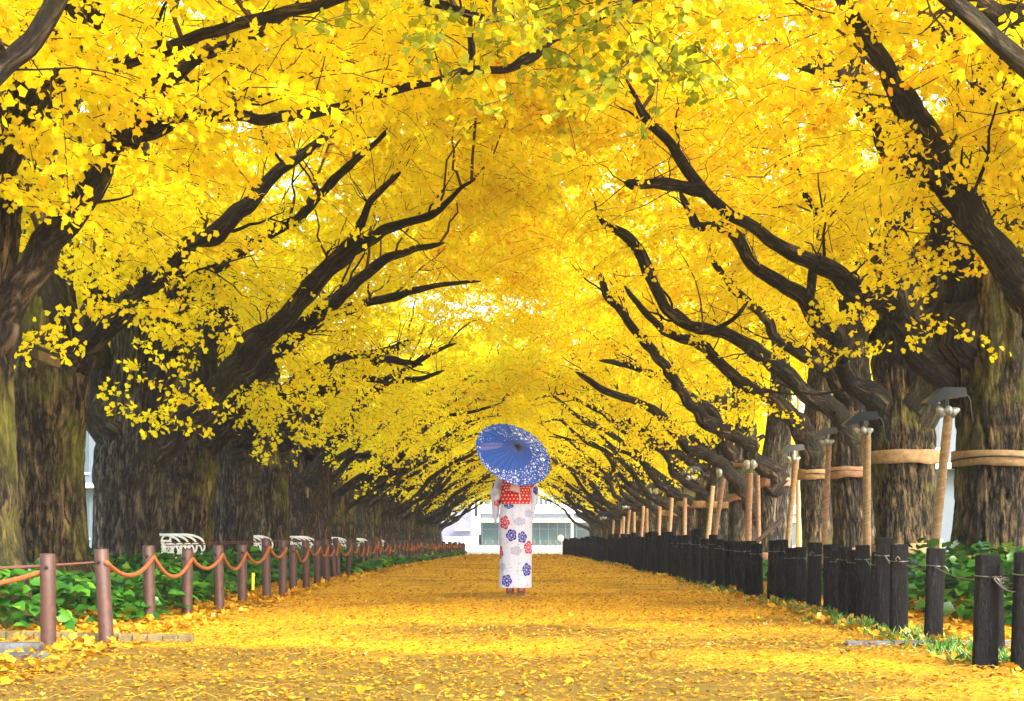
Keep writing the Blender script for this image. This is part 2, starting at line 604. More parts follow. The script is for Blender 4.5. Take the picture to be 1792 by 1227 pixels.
def trunk_mesh(r0, h, lean, seed, ns=56, rtop=.3, fork=2.2, nz=90, swell=.12):
    """trunk: furrowed, flared at the roots, narrowing above the fork"""
    z = np.concatenate([np.linspace(-.25, fork + .8, int(nz * .6)), np.linspace(fork + .86, h, nz - int(nz * .6))])
    zz = np.maximum(z, 0)
    r = r0 * (1 + .38 * np.exp(-zz / .22)) * np.where(zz < fork, 1 + swell * np.exp(-((zz - fork * .95) / .5) ** 2), 1)
    top = np.clip((zz - fork) / (h - fork), 0, 1)
    r = r * (1 - (1 - rtop) * top ** .7) * np.where(zz >= fork, 1 + swell * np.exp(-((zz - fork * .95) / .5) ** 2), 1)
    th = np.arange(ns) / ns * 2 * PI
    T, Z = np.meshgrid(th, z)
    R = np.broadcast_to(r[:, None], T.shape).copy()
    q = np.stack([np.cos(T) * r0, np.sin(T) * r0, Z], -1).reshape(-1, 3)
    lob = vnoise(q * np.array([2.6, 2.6, .5]) + seed)
    wq = q + .05 * np.stack([vnoise(q * 3 + 4), vnoise(q * 3 + 14), vnoise(q * 3 + 24)], 1)
    fur = vnoise(wq * np.array([9, 9, 1.7]) + seed * 2)
    fur2 = vnoise(wq * np.array([17, 17, 3.4]) + seed * 2.3)
    fin = vnoise(q * np.array([34, 34, 4.5]) + seed * 3)
    R *= (1 + .09 * lob * (1 + 1.2 * np.exp(-np.maximum(q[:, 2], 0) / .3)) + - .085 * np.exp(-(fur / .11) ** 2) - .045 * np.exp(-(fur2 / .14) ** 2) + .03 * fin).reshape(R.shape)
    cx = lean[0] * np.maximum(z, 0) + .04 * np.sin(z * 1.1 + seed)
    cy = lean[1] * np.maximum(z, 0) + .03 * np.cos(z * 1.3 + seed)
    v = np.stack([cx[:, None] + R * np.cos(T), cy[:, None] + R * np.sin(T), Z], -1).reshape(-1, 3)
    bk = np.stack([np.cos(T) * r0, np.sin(T) * r0, Z + seed], -1).reshape(-1, 3)
    mb = MB()
    mb.grid(v, len(z), ns, wrap=True, bark=bk)
    ax = np.stack([cx, cy, z], 1)
    TRK['last'] = (z, R, cx, cy)
    return mb, ax


def up_limbs(ax, h, seed, scale=1.0, inner=2):
    """the limbs a ginkgo of the avenue grows: sweeping over the path, outwards and along the row"""
    L = []
    rs = np.random.default_rng(seed)
    for k in range(inner):
        z0 = (1.55 + .55 * k + rs.uniform(-.15, .25)) * scale
        v0 = rs.uniform(-.5, .5)
        pts = np.array([[0, 0, z0 - .25], [.35, .1 * v0, z0 + .2], [1.0, .3 * v0, z0 + .75], [1.7, .6 * v0, z0 + 1.2], [2.5, .9 * v0, z0 + 1.85],
                        [3.3, 1.2 * v0, z0 + 2.45], [4.1, 1.3 * v0, z0 + 2.8], [4.7, 1.2 * v0, z0 + 2.95]])
        pts[2:] += rs.normal(0, .13, (6, 3))
        L.append((pts, np.array([.17, .15, .12, .105, .085, .065, .045, .02]) * rs.uniform(.8, 1.05)))
    for (a, e) in ((PI * .95, .9), (PI * .5, 1.1), (-PI * .5, 1.1)):
        a += rs.uniform(-.4, .4)
        z0 = rs.uniform(2.2, 3.2) * scale
        s = np.linspace(0, 1, 5)
        ln = rs.uniform(1.8, 2.4)
        pts = np.stack([np.cos(a) * ln * s, np.sin(a) * ln * s * .8, z0 + e * ln * s * 1.1], 1)
        pts[1:] += rs.normal(0, .08, (4, 3))
        L.append((pts, np.linspace(.13, .03, 5)))
    return L


# ------------------------------------------------------------------ the avenue trees
SP, D0 = 3.15, 15.0
LEFT = {  # index -> (X, depth, trunk radius, fork height, lean)
    -2: (-5.0, 7.6, .42, 2.2, (0, 0)),
    -1: (-4.15, 10.6, .40, 3.3, (-.005, 0)),
    0: (-4.99, 15.0, .445, 2.35, (-.012, 0)),
    1: (-4.96, 18.15, .43, 1.75, (.02, 0)),
    2: (-5.0, 21.3, .43, 1.9, (0, 0)),
    3: (-5.0, 24.45, .41, 2.0, (0, 0)),
    4: (-4.85, 27.6, .38, 2.2, (.01, 0)),
    5: (-4.7, 30.75, .42, 1.9, (0, 0)),
}
RIGHT = {
    -2: (5.3, 8.4, .45, 2.3, (0, 0)),
    -1: (5.25, 11.85, .48, 2.3, (0, 0)),
    0: (5.12, 15.0, .47, 2.9, (-.02, 0)),
    1: (4.93, 18.15, .38, 2.0, (-.01, 0)),
    2: (5.02, 21.3, .31, 2.0, (0, 0)),
    3: (5.2, 24.45, .28, 2.3, (0, 0)),
    4: (5.06, 27.6, .30, 2.0, (0, 0)),
    5: (4.9, 30.75, .31, 2.0, (0, 0)),
}
NT = 24
# limbs traced along the photograph: (x, y, half width) in photo pixels with the depths of their two ends
TR = {
    ('L', -1): [
        (10.4, 9.6, [(-60, 420, 60), (-10, 250, 55), (20, 185, 52), (75, 95, 48), (120, 35, 46), (185, -25, 42), (260, -120, 36)]),
        (10.3, 8.8, [(-50, 380, 42), (0, 245, 36), (60, 168, 23), (160, 127, 15), (290, 88, 14), (380, 55, 13), (470, 27, 13), (560, 8, 12), (640, -14, 11), (700, -14, 10), (770, 12, 10), (830, 32, 8), (875, 36, 6), (945, 18, 3), (1010, 0, 2)]),
        (10.6, 10.0, [(-70, 700, 40), (-10, 580, 40), (35, 510, 37), (95, 425, 33), (150, 335, 29), (220, 250, 23), (300, 212, 17), (380, 200, 13), (470, 206, 12), (560, 190, 11), (650, 165, 10), (740, 143, 9), (820, 130, 8), (880, 127, 8), (930, 102, 9), (960, 80, 5), (985, 68, 2)]),
        (10.2, 10.8, [(225, 250, 20), (270, 165, 18), (340, 110, 14), (430, 65, 12), (490, 30, 10), (560, -30, 8)]),
        (10.1, 10.0, [(822, 132, 6), (826, 90, 6), (820, 50, 5), (822, 20, 3)]),
    ],
    ('L', 0): [
        (15.0, 13.4, [(90, 680, 45), (140, 610, 32), (200, 560, 25), (270, 495, 22), (335, 437, 19), (400, 385, 18), (450, 332, 16), (500, 290, 12), (580, 225, 9), (650, 165, 6), (720, 120, 3)]),
        (15.0, 15.2, [(60, 640, 40), (30, 560, 36), (10, 450, 32), (-30, 330, 28), (-80, 200, 22)]),
        (15.0, 14.6, [(90, 560, 42), (80, 420, 40), (75, 300, 36), (105, 180, 30), (90, 60, 26), (110, -60, 20)]),
    ],
    ('L', 1): [
        (18.35, 16.6, [(226, 915, 24), (243, 862, 32), (268, 812, 34), (300, 768, 33), (338, 722, 30), (390, 662, 27), (450, 602, 26), (510, 542, 21), (560, 482, 17), (605, 440, 15), (660, 407, 12), (720, 390, 9), (765, 373, 8), (800, 335, 5), (830, 315, 3)]),
        (18.1, 18.0, [(215, 800, 50), (190, 690, 38), (172, 600, 32), (165, 500, 26), (180, 380, 20), (170, 250, 14)]),
        (18.1, 17.2, [(235, 790, 46), (275, 690, 32), (300, 600, 27), (318, 490, 22), (345, 400, 18), (330, 300, 14), (350, 200, 10)]),
        (17.3, 16.6, [(505, 545, 12), (560, 470, 11), (620, 410, 10), (650, 350, 8), (700, 300, 5)]),
        (17.6, 16.8, [(330, 500, 12), (420, 440, 11), (520, 382, 10), (580, 320, 9), (635, 268, 7), (690, 220, 4)]),
    ],
    ('L', 2): [
        (21.3, 19.4, [(330, 820, 40), (400, 735, 26), (470, 640, 20), (540, 560, 16), (600, 510, 13), (660, 460, 11), (720, 440, 8), (780, 425, 5)]),
        (21.3, 20, [(320, 800, 36), (345, 690, 28), (365, 570, 22), (380, 440, 16)]),
    ],
    ('L', 3): [
        (24.4, 22.6, [(400, 790, 34), (445, 725, 20), (500, 682, 17), (560, 645, 13), (610, 625, 10), (680, 630, 8), (740, 640, 4)]),
        (24.4, 22.6, [(405, 760, 34), (460, 640, 18), (530, 580, 15), (600, 545, 12), (680, 520, 9), (760, 500, 6), (840, 495, 3)]),
    ],
    ('L', 4): [
        (27.6, 25.5, [(475, 800, 26), (520, 715, 16), (590, 672, 13), (650, 660, 10), (720, 665, 7), (780, 650, 3)]),
    ],
    ('L', 5): [
        (30.7, 28.4, [(525, 880, 28), (548, 830, 20), (578, 785, 18), (610, 742, 15), (642, 702, 12), (690, 660, 9), (750, 620, 6), (800, 600, 3)]),
        (30.7, 29, [(530, 830, 22), (570, 700, 14), (640, 640, 11), (720, 590, 7)]),
    ],
    ('R', -1): [
        (11.9, 10.6, [(1890, 640, 60), (1792, 512, 38), (1740, 432, 30), (1690, 345, 24), (1640, 272, 22), (1600, 200, 20), (1555, 115, 20), (1510, 58, 18), (1470, 0, 16), (1440, -60, 12)]),
        (12.2, 11.4, [(1860, 590, 40), (1760, 470, 22), (1690, 392, 20), (1625, 305, 16), (1570, 190, 12), (1510, 25, 9), (1490, -40, 7)]),
        (11.4, 8.8, [(1960, 220, 60), (1860, 60, 34), (1800, 32, 24), (1740, 18, 22), (1690, 0, 15), (1640, -25, 10)]),
        (12.2, 11.6, [(1880, 400, 36), (1800, 175, 24), (1760, 95, 20), (1735, 35, 18), (1715, -30, 14)]),
    ],
    ('R', 0): [
        (15.0, 14.3, [(1720, 600, 60), (1668, 470, 40), (1638, 360, 33), (1590, 295, 25), (1535, 222, 25), (1502, 145, 22), (1490, 60, 16), (1480, -40, 12)]),
        (15.0, 14.0, [(1740, 560, 60), (1748, 430, 40), (1748, 330, 24), (1735, 220, 20), (1720, 130, 18), (1682, 88, 14), (1640, 48, 12), (1595, -5, 10), (1560, -60, 7)]),
        (15.25, 13.2, [(1725, 735, 34), (1682, 692, 30), (1640, 652, 29), (1600, 592, 27), (1555, 545, 26), (1512, 515, 24), (1468, 482, 21), (1420, 460, 17), (1370, 430, 15), (1320, 400, 14), (1270, 370, 13), (1230, 330, 13), (1200, 290, 12), (1170, 250, 11), (1140, 220, 10), (1120, 190, 9), (1112, 165, 5), (1095, 130, 2)]),
        (13.7, 13.6, [(1235, 335, 11), (1190, 328, 10), (1140, 326, 10), (1102, 320, 9), (1090, 316, 4)]),
        (15.0, 15.4, [(1730, 600, 60), (1760, 450, 50), (1770, 300, 40), (1745, 150, 30), (1760, 0, 24)]),
        (13.9, 13.8, [(1502, 142, 12), (1465, 128, 12), (1430, 122, 10), (1390, 112, 6)]),
    ],
    ('R', 1): [
        (18.1, 16.4, [(1590, 780, 46), (1553, 725, 29), (1520, 688, 24), (1482, 640, 21), (1450, 588, 20), (1420, 532, 19), (1370, 500, 16), (1322, 462, 14), (1290, 420, 14), (1268, 398, 12), (1222, 394, 10), (1210, 372, 8), (1190, 335, 6)]),
        (18.1, 18.0, [(1585, 740, 50), (1575, 600, 48), (1572, 460, 42), (1560, 320, 32), (1575, 180, 24), (1560, 40, 18)]),
        (18.1, 17.6, [(1600, 700, 44), (1640, 560, 30), (1650, 430, 26), (1620, 330, 22), (1600, 220, 16)]),
        (17.2, 16.8, [(1415, 535, 9), (1425, 470, 9), (1440, 400, 8), (1405, 330, 7), (1370, 270, 4)]),
    ],
    ('R', 2): [
        (21.3, 19.2, [(1505, 790, 34), (1478, 740, 22), (1440, 708, 20), (1390, 668, 18), (1340, 625, 17), (1290, 592, 15), (1240, 577, 13), (1200, 568, 12), (1170, 540, 12), (1142, 490, 12), (1120, 440, 13), (1090, 412, 11), (1062, 398, 9), (1045, 380, 3)]),
        (20.2, 19.6, [(1180, 545, 7), (1230, 580, 7), (1280, 560, 5), (1310, 525, 4)]),
        (21.3, 20.2, [(1495, 700, 26), (1440, 640, 14), (1395, 620, 13), (1360, 590, 12), (1345, 555, 11), (1290, 510, 9), (1240, 450, 6)]),
        (21.3, 21, [(1495, 720, 30), (1500, 600, 24), (1490, 460, 18), (1470, 340, 12), (1430, 270, 8)]),
    ],
    ('R', 3): [
        (24.4, 22.6, [(1425, 790, 28), (1380, 720, 17), (1330, 690, 15), (1280, 650, 13), (1220, 600, 11), (1170, 585, 9), (1120, 540, 7), (1090, 500, 4)]),
    ],
    ('R', 4): [
        (27.6, 25.0, [(1362, 860, 26), (1330, 800, 18), (1282, 762, 16), (1235, 732, 14), (1200, 700, 12), (1162, 642, 11), (1130, 600, 10), (1100, 570, 9), (1080, 540, 8), (1060, 502, 8), (1040, 465, 5)]),
    ],
    ('R', 5): [
        (30.7, 27.8, [(1320, 890, 22), (1290, 845, 15), (1250, 802, 13), (1205, 782, 12), (1170, 742, 12), (1130, 712, 9), (1080, 690, 8), (1040, 672, 7), (1008, 650, 4)]),
        (30.7, 28.6, [(1300, 830, 20), (1255, 735, 12), (1200, 690, 11), (1150, 660, 9), (1100, 640, 7), (1050, 632, 4)]),
    ],
}
# leafy twigs that hang low over trunks and limbs: (x, y, depth, how many, spread in metres)
LOW = {
    ('L', -1): [(60, 250, 9.8, 7, .25), (30, 330, 9.9, 3, .15), (200, 190, 10.2, 5, .3), (80, 110, 9.4, 5, .3), (300, 60, 9.2, 6, .35), (420, 120, 9.6, 6, .4), (560, 100, 9.6, 6, .4), (130, 60, 9.4, 4, .3)],
    ('L', 0): [(120, 470, 13.6, 3, .15), (140, 530, 13.6, 3, .2), (95, 575, 12.8, 2, .06), (230, 420, 14, 8, .35), (210, 320, 14, 8, .35), (330, 380, 14, 8, .4), (250, 545, 14.4, 5, .25), (170, 260, 14, 8, .4)],
    ('L', 1): [(300, 735, 16.4, 3, .12), (325, 690, 16.6, 4, .2), (190, 670, 16.5, 2, .06), (250, 625, 16.6, 4, .2), (290, 570, 16.6, 8, .35), (330, 540, 17, 8, .35), (400, 470, 17.4, 9, .4), (350, 480, 17.4, 8, .4), (520, 600, 19, 10, .45), (480, 680, 19, 8, .4)],
    ('L', 2): [(440, 690, 20, 10, .4), (490, 720, 20, 8, .35), (540, 640, 20, 12, .5), (600, 580, 20, 10, .5), (470, 740, 20.4, 4, .2)],
    ('L', 3): [(520, 765, 22.5, 4, .2), (560, 720, 23, 10, .45), (620, 690, 23, 12, .5), (660, 640, 23, 10, .5)],
    ('L', 4): [(600, 740, 26, 12, .5), (680, 720, 26, 12, .6), (720, 690, 26, 10, .6)],
    ('L', 5): [(660, 780, 29, 12, .6), (700, 760, 29, 12, .6), (740, 730, 28, 12, .7)],
    ('R', -1): [(1750, 250, 11.2, 4, .25), (1600, 280, 11.4, 5, .3), (1690, 200, 11.2, 5, .3), (1560, 60, 11, 5, .3)],
    ('R', 0): [(1600, 470, 13.6, 6, .22), (1635, 575, 13.8, 3, .1), (1560, 430, 14.7, 8, .35), (1500, 410, 14.8, 8, .4), (1620, 320, 13.6, 6, .3), (1580, 350, 14.6, 8, .35), (1690, 300, 13.5, 6, .35), (1450, 380, 14.8, 8, .4), (1720, 260, 13.6, 6, .3)],
    ('R', 1): [(1480, 500, 18, 8, .4), (1380, 430, 17.8, 10, .5), (1430, 560, 17, 5, .25), (1500, 620, 17, 3, .15), (1330, 390, 17.8, 10, .5)],
    ('R', 2): [(1360, 560, 21, 8, .4), (1300, 530, 21, 10, .5), (1250, 510, 21, 10, .5), (1310, 690, 20.4, 4, .25)],
    ('R', 3): [(1260, 630, 24.2, 10, .5), (1200, 630, 24.2, 10, .6), (1330, 720, 23.4, 4, .3)],
    ('R', 4): [(1200, 640, 27.2, 10, .6), (1150, 660, 27.2, 10, .6), (1250, 680, 27.2, 8, .5)],
    ('R', 5): [(1130, 760, 28.5, 10, .6), (1180, 740, 28.5, 10, .6), (1080, 730, 28, 10, .6)],
}
SIDE = {'L': 'left', 'R': 'right'}
TREES = {}
LOOK = {
    ('L', -2): 'ginkgo beside the camera, nearest the bottom left corner, mostly out of the frame',
    ('L', -1): 'yellow ginkgo cut off by the left edge with thick dark limbs reaching over the top',
    ('L', 0): 'broad furrowed ginkgo trunk beside the small roof, first full trunk of the left row',
    ('L', 1): 'ginkgo forking low into a long dark limb, second full trunk of the left row',
    ('R', -2): 'ginkgo beside the camera at the right, mostly out of the frame',
    ('R', -1): 'yellow ginkgo cut off by the right edge with two parallel diagonal limbs',
    ('R', 0): 'widest mossy ginkgo trunk of the right row, its long low limb with a sawn hole',
    ('R', 1): 'green mossy ginkgo trunk behind a beige tie, second full trunk of the right row',
}


def tree_label(side, i):
    if (side, i) in LOOK:
        return LOOK[(side, i)]
    return f'yellow ginkgo tree, {ORD[i]} full trunk from the near end of the {SIDE[side]} row'


def local(p, root, side):
    q = np.asarray(p, float) - np.array(root)
    if side == 'R':
        q = q * np.array([-1, -1, 1])
    return q


def unique_tree(side, i):
    X, d, r0, fork, lean = (LEFT if side == 'L' else RIGHT)[i]
    root = (X, d, float(zg(d)))
    t = thing('ginkgo_tree', tree_label(side, i), 'tree', root, 0 if side == 'L' else PI, f'ginkgo trees of the {SIDE[side]} row')
    sd = (i + 3) * 7.3 + (50 if side == 'R' else 0)
    ln = lean if side == 'L' else (-lean[0], lean[1])
    mb, ax = trunk_mesh(r0, 6.8, ln, sd, fork=fork, ns=150 if i < 3 else 72, nz=230 if i < 3 else 110, rtop=.28)
    mb.build('trunk', BK[side][i + 2], t)
    TRK[(side, i)] = TRK['last']
    pts_all = [ax[ax[:, 2] > 2.5][::4]]
    near = i <= 1
    lst = []
    for d0, d1, pl in TR.get((side, i), []):
        a = np.array(pl, float)
        ss = np.linspace(0, 1, len(a)) if len(a) < 3 else np.concatenate([[0], np.cumsum(np.hypot(*np.diff(a[:, :2], axis=0).T))])
        ss = ss / ss[-1]
        dd = d0 + (d1 - d0) * ss
        w = np.array([P(x, y, q) for (x, y, _), q in zip(pl, dd)])
        lst.append((local(w, root, side), a[:, 2] / F * dd))
    auto = up_limbs(ax, 6.8, int(sd * 10))
    lst += [(p_ + np.array([0, 0, 1.3]), r_ * .7) for p_, r_ in auto[2:]] if lst else auto
    for k, (pts, rad) in enumerate(lst):
        if np.hypot(*pts[0, :2]) < .95 and pts[0, 2] < 3.4:
            zr = pts[0, 2] - .5
            pts = np.vstack([[np.interp(zr, ax[:, 2], ax[:, 0]), np.interp(zr, ax[:, 2], ax[:, 1]), zr], pts])
            rad = np.append(.45 * rad[0], rad)
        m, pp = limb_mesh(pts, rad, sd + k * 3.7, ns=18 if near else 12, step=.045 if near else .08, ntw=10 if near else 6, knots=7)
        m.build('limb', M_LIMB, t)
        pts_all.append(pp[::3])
    tint0 = .22 if side == 'L' else .34
    cr = crown(pts_all, nb=78 if i <= 2 else 64, ns=13, size=.067, tint0=tint0, per=9, ncl=5, full=i <= 3, lift=.62 if 0 <= i <= 4 else .25)
    for x, y, dd, n, s in LOW.get((side, i), []):
        c = local(P(x, y, dd), root, side)
        o = c + rng.normal(0, s * .6, (n, 3)) * np.array([1, .8, .8])
        sprays(cr, o, rng.normal(0, 1, (n, 3)) * np.array([1, .6, .35]) + np.array([.5, 0, -.1]), rng.uniform(.3, .7, n), 7, 4, .068, tint0, .2)
    for pp in pts_all[1:]:
        n = max(2, len(pp) // 4)
        o = pp[rng.integers(len(pp) // 2, len(pp), n)] + np.array([0, 0, .12])
        sprays(cr, o, rng.normal(0, 1, (n, 3)) + np.array([0, 0, .8]), rng.uniform(.3, .8, n), 6, 4, .074, tint0, .2)
    cr.build('crown', [M_LEAF, M_TWIG], t, smooth=False, attrs=('tint',))
    TREES[(side, i)] = t
    return t


BK = {'L': [M_BARK, M_BARK, M_BARK, M_BARKG, M_BARK, M_BARKG, M_BARK, M_BARKR], 'R': [M_BARK, M_BARK, M_BARK, M_BARK, M_BARKD, M_BARK, M_BARKG, M_BARKD]}  # left row given lighter barks, brightening in colour trunks the light barely reaches
for i in range(-2, 6):
    unique_tree('L', i)
    unique_tree('R', i)

# the far trees: four grown once, copied down both rows
protos = []
for k in range(4):
    t = thing('ginkgo_tree', 'far ginkgo', 'tree', (0, 0, 0))
    mb, ax = trunk_mesh(.38, 6.5, (0, 0), 90 + k * 5.7, fork=1.9 + .2 * k, ns=40, nz=60)
    mb.build('trunk', [M_BARK, M_BARKG, M_BARK, M_BARKR][k], t)
    pa = [ax[ax[:, 2] > 2.5][::4]]
    for j, (pts, rad) in enumerate(up_limbs(ax, 6.5, 400 + k, scale=.95, inner=3)):
        m, pp = limb_mesh(pts, rad, 20 + k * 11 + j * 2.3, ns=10, step=.12, ntw=5)
        m.build('limb', M_LIMB, t)
        pa.append(pp[::3])
    cr = crown(pa, nb=57, ns=12, size=.105, tint0=.10, per=6, ncl=4, full=False, scale=.93)
    cr.build('crown', [M_LEAF, M_TWIG], t, smooth=False, attrs=('tint',))
    protos.append(t)
used = set()
for side in 'LR':
    for i in range(6, NT):
        k = (i * 3 + (side == 'R') * 2 + i // 4) % 4
        t = protos[k] if k not in used else copy_tree(protos[k])
        used.add(k)
        d = D0 + SP * i
        jx = float(rng.uniform(-.15, .15))
        sgn = -1 if side == 'L' else 1
        t.location = (sgn * 4.95 + jx, d, float(zg(d)))
        t.rotation_euler = (0, 0, (0 if side == 'L' else PI) + float(rng.uniform(-.12, .12)))
        s = float(rng.uniform(.92, 1.06)) * (1 if side == 'L' else .96)
        t.scale = (s, s, s * (1 - .08 * max(0, (i - 10) / 14)) * (.93 if side == 'L' else 1))
        tag(t, tree_label(side, i), 'tree', f'ginkgo trees of the {SIDE[side]} row')
        TREES[(side, i)] = t

# the green-tinged bough that hangs into the top of the view
t = TREES[('R', -2)]
mb = MB()
root = np.array(t.location)
for x, y, d, n, s in [(1120, 30, 8.4, 9, .28), (1030, 60, 8.5, 7, .25), (1180, 60, 8.6, 6, .2), (960, 30, 8.6, 6, .25), (850, 60, 8.8, 4, .25), (760, 30, 8.8, 4, .25), (1100, -20, 8.4, 8, .35), (1000, 110, 8.8, 3, .15)]:
    c = local(P(x, y, d), root, 'R')
    o = c + rng.normal(0, s * .7, (n, 3))
    sprays(mb, o, rng.normal(0, 1, (n, 3)) * np.array([1, .6, .3]) + np.array([.3, 0, -.1]), rng.uniform(.25, .5, n), 6, 4, .072, .35, .4)
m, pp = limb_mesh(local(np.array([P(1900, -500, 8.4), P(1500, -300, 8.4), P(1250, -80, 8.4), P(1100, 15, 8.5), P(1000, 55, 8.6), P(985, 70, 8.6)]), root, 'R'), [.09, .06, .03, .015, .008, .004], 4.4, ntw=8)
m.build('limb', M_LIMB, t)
g = mb.build('bough', [M_LEAFG, M_TWIG], t, smooth=False, attrs=('tint',))
g['label'] = 'greenish yellow leaves hanging at the top of the view'

# ------------------------------------------------------------------ ground, path, plaza
def ground_mat(name, stops, cov_lo, cov_hi, dark, scale=1.0, wear_dim=False):
    m, nt, out = mat_new(name)
    tc = N(nt, 'ShaderNodeTexCoord')
    n1 = N(nt, 'ShaderNodeTexNoise', i_Scale=46.0 * scale, i_Detail=6.0, i_Roughness=.7)
    n2 = N(nt, 'ShaderNodeTexNoise', i_Scale=.55, i_Detail=5.0, i_Roughness=.6)
    vo = N(nt, 'ShaderNodeTexVoronoi', i_Scale=48.0 * scale)
    for n in (n1, n2, vo):
        nt.links.new(tc.outputs['Object'], n.inputs['Vector'])
    r = ramp(nt, stops, vo.outputs['Color'])
    rn = ramp(nt, [(.3, (.72, .72, .72)), (.62, (1, 1, 1))], n1.outputs['Fac'])
    mu = N(nt, 'ShaderNodeMixRGB', blend_type='MULTIPLY', i_Fac=1.0)
    nt.links.new(r.outputs[0], mu.inputs[1])
    nt.links.new(rn.outputs[0], mu.inputs[2])
    ad = N(nt, 'ShaderNodeMath', operation='MULTIPLY_ADD')
    ad.inputs[1].default_value = .9
    nt.links.new(n2.outputs['Fac'], ad.inputs[0])
    s2 = N(nt, 'ShaderNodeMath', operation='MULTIPLY')
    s2.inputs[1].default_value = .35
    nt.links.new(n1.outputs['Fac'], s2.inputs[0])
    nt.links.new(s2.outputs[0], ad.inputs[2])
    cov = ad
    if wear_dim:                                            # trodden stretches with thinner leaves, plus shade put into the overlit near path
        at = N(nt, 'ShaderNodeAttribute', attribute_name='tint')
        cov = N(nt, 'ShaderNodeMath', operation='SUBTRACT')
        nt.links.new(ad.outputs[0], cov.inputs[0])
        nt.links.new(at.outputs['Fac'], cov.inputs[1])
    rc = ramp(nt, [(cov_lo, (0, 0, 0)), (cov_hi, (1, 1, 1))], cov.outputs[0])
    mx = N(nt, 'ShaderNodeMixRGB')
    nt.links.new(rc.outputs[0], mx.inputs['Fac'])
    mx.inputs['Color1'].default_value = (*dark, 1)
    nt.links.new(mu.outputs[0], mx.inputs['Color2'])
    b = N(nt, 'ShaderNodeBsdfPrincipled', i_Roughness=.7)
    b.inputs['Specular IOR Level'].default_value = .25
    nt.links.new(mx.outputs[0], b.inputs['Base Color'])
    bp = N(nt, 'ShaderNodeBump', i_Strength=.8, i_Distance=.02)
    nt.links.new(n1.outputs['Fac'], bp.inputs['Height'])
    nt.links.new(bp.outputs[0], b.inputs['Normal'])
    nt.links.new(b.outputs[0], out.inputs['Surface'])
    return m


M_PATH = ground_mat('leaf_path', [(0, (.43, .205, .003)), (.4, (.57, .31, .004)), (.8, (.67, .39, .006)), (1, (.76, .50, .02))], .40, .62, (.13, .085, .008), wear_dim=True)
M_BED = ground_mat('bed_soil', [(0, (.55, .22, .012)), (.5, (.76, .40, .02)), (1, (.82, .56, .06))], .38, .6, (.045, .030, .012))
M_LAWN = ground_mat('outer_lawn', [(0, (.05, .09, .012)), (.5, (.08, .14, .02)), (1, (.5, .36, .03))], .3, .6, (.05, .045, .015), .5)
M_PLAZA = plain('plaza_paving', (.62, .60, .56), .8, bump=.1, bscale=8)


def sheet(name, x0, x1, ys, dz, m, nx=2, edge=0, wear_dim=None):
    mb = MB()
    xs = np.linspace(x0, x1, nx)
    Xg, Yg = np.meshgrid(xs, ys)
    if edge:
        wob = vnoise(np.stack([np.array(ys) * .9, np.zeros(len(ys)), np.zeros(len(ys))], 1)) * edge
        Xg[:, 0] += wob
        Xg[:, -1] -= wob[::-1]
    v = np.stack([Xg, Yg, zg(Yg) + dz], -1).reshape(-1, 3)
    mb.grid(v, len(ys), nx, tint=None if wear_dim is None else wear_dim(v[:, 0], v[:, 1]))
    return tag(mb.build(name, m, attrs=() if wear_dim is None else ('tint',)), kind='structure')


ysf = np.concatenate([[-400, -60], np.linspace(-20, 90, 111), [120, 200, 800]])
sheet('ground', -800, 800, ysf, 0, M_LAWN, nx=41)
ysp = np.linspace(-18, 77.5, 150)
sheet('planting_bed', -8.0, -2.5, ysp, .004, M_BED)
sheet('planting_bed', 2.5, 8.0, ysp, .004, M_BED)
def wear_dim(x, y):
    nz_ = vnoise(np.stack([x * .55, y * .9, x * 0 + 2], 1)) + .5 * vnoise(np.stack([x * 1.6, y * 2.6, x * 0 + 9], 1))
    return np.clip((.17 - .05 * x) * np.clip((8.6 - y) / 2.6, 0, 1) + .17 * np.clip((12.5 - y) / 4.5, 0, 1) + .13 * nz_, 0, .42)  # worn patches, and a near darkening in colour against the strong frontal light


sheet('path', -2.85, 2.75, np.concatenate([np.linspace(-18, 5, 30), np.linspace(5.1, 77.5, 480)]), .008, M_PATH, nx=40, edge=.12, wear_dim=wear_dim)
sheet('plaza', -90, 90, [77.4, 100, 131.5], .006, M_PLAZA)

# ------------------------------------------------------------------ fallen leaves
mb = MB()


def fallen(n, y0, y1, x0, x1, s0, s1, tl=.35, pw=1.0, curl=.5):
    Y = y0 + (y1 - y0) * rng.uniform(0, 1, n) ** pw
    X = rng.uniform(x0, x1, n)
    c = np.stack([X, Y, zg(Y) + .012 + rng.uniform(0, .012, n)], 1)
    ax = rng.normal(0, 1, (n, 3)) * np.array([1, 1, .12 + .3 * curl])
    nr = rng.normal(0, .35 * curl, (n, 3)) + np.array([0, 0, 1])
    leaves(mb, c, ax, nr, rng.uniform(s0, s1, n), np.clip(rng.normal(tl, .25, n), 0, 1), 0)


fallen(26000, 5.4, 16, -2.8, 2.7, .011, .030, .5, curl=.35)
fallen(260, 5.4, 16, -2.8, 2.7, .035, .055, .3, curl=.6)
fallen(11000, 16, 45, -2.8, 2.7, .02, .045, .4, curl=.3)
fallen(3000, 45, 77, -2.6, 2.5, .06, .1, .25)
fallen(5200, 6, 16, -6, -2.3, .045, .08, .25, curl=.9)
fallen(5200, 6, 16, 2.3, 6, .045, .08, .25, curl=.9)
fallen(3000, 16, 40, -3.6, -2.4, .05, .09, .25, curl=.8)
fallen(3000, 16, 40, 2.3, 5, .05, .09, .25, curl=.8)
tag(mb.build('fallen_leaves', M_FALLEN, smooth=False, attrs=('tint',)), 'fallen golden ginkgo leaves strewn over the path and beds', 'leaves', kind='stuff')

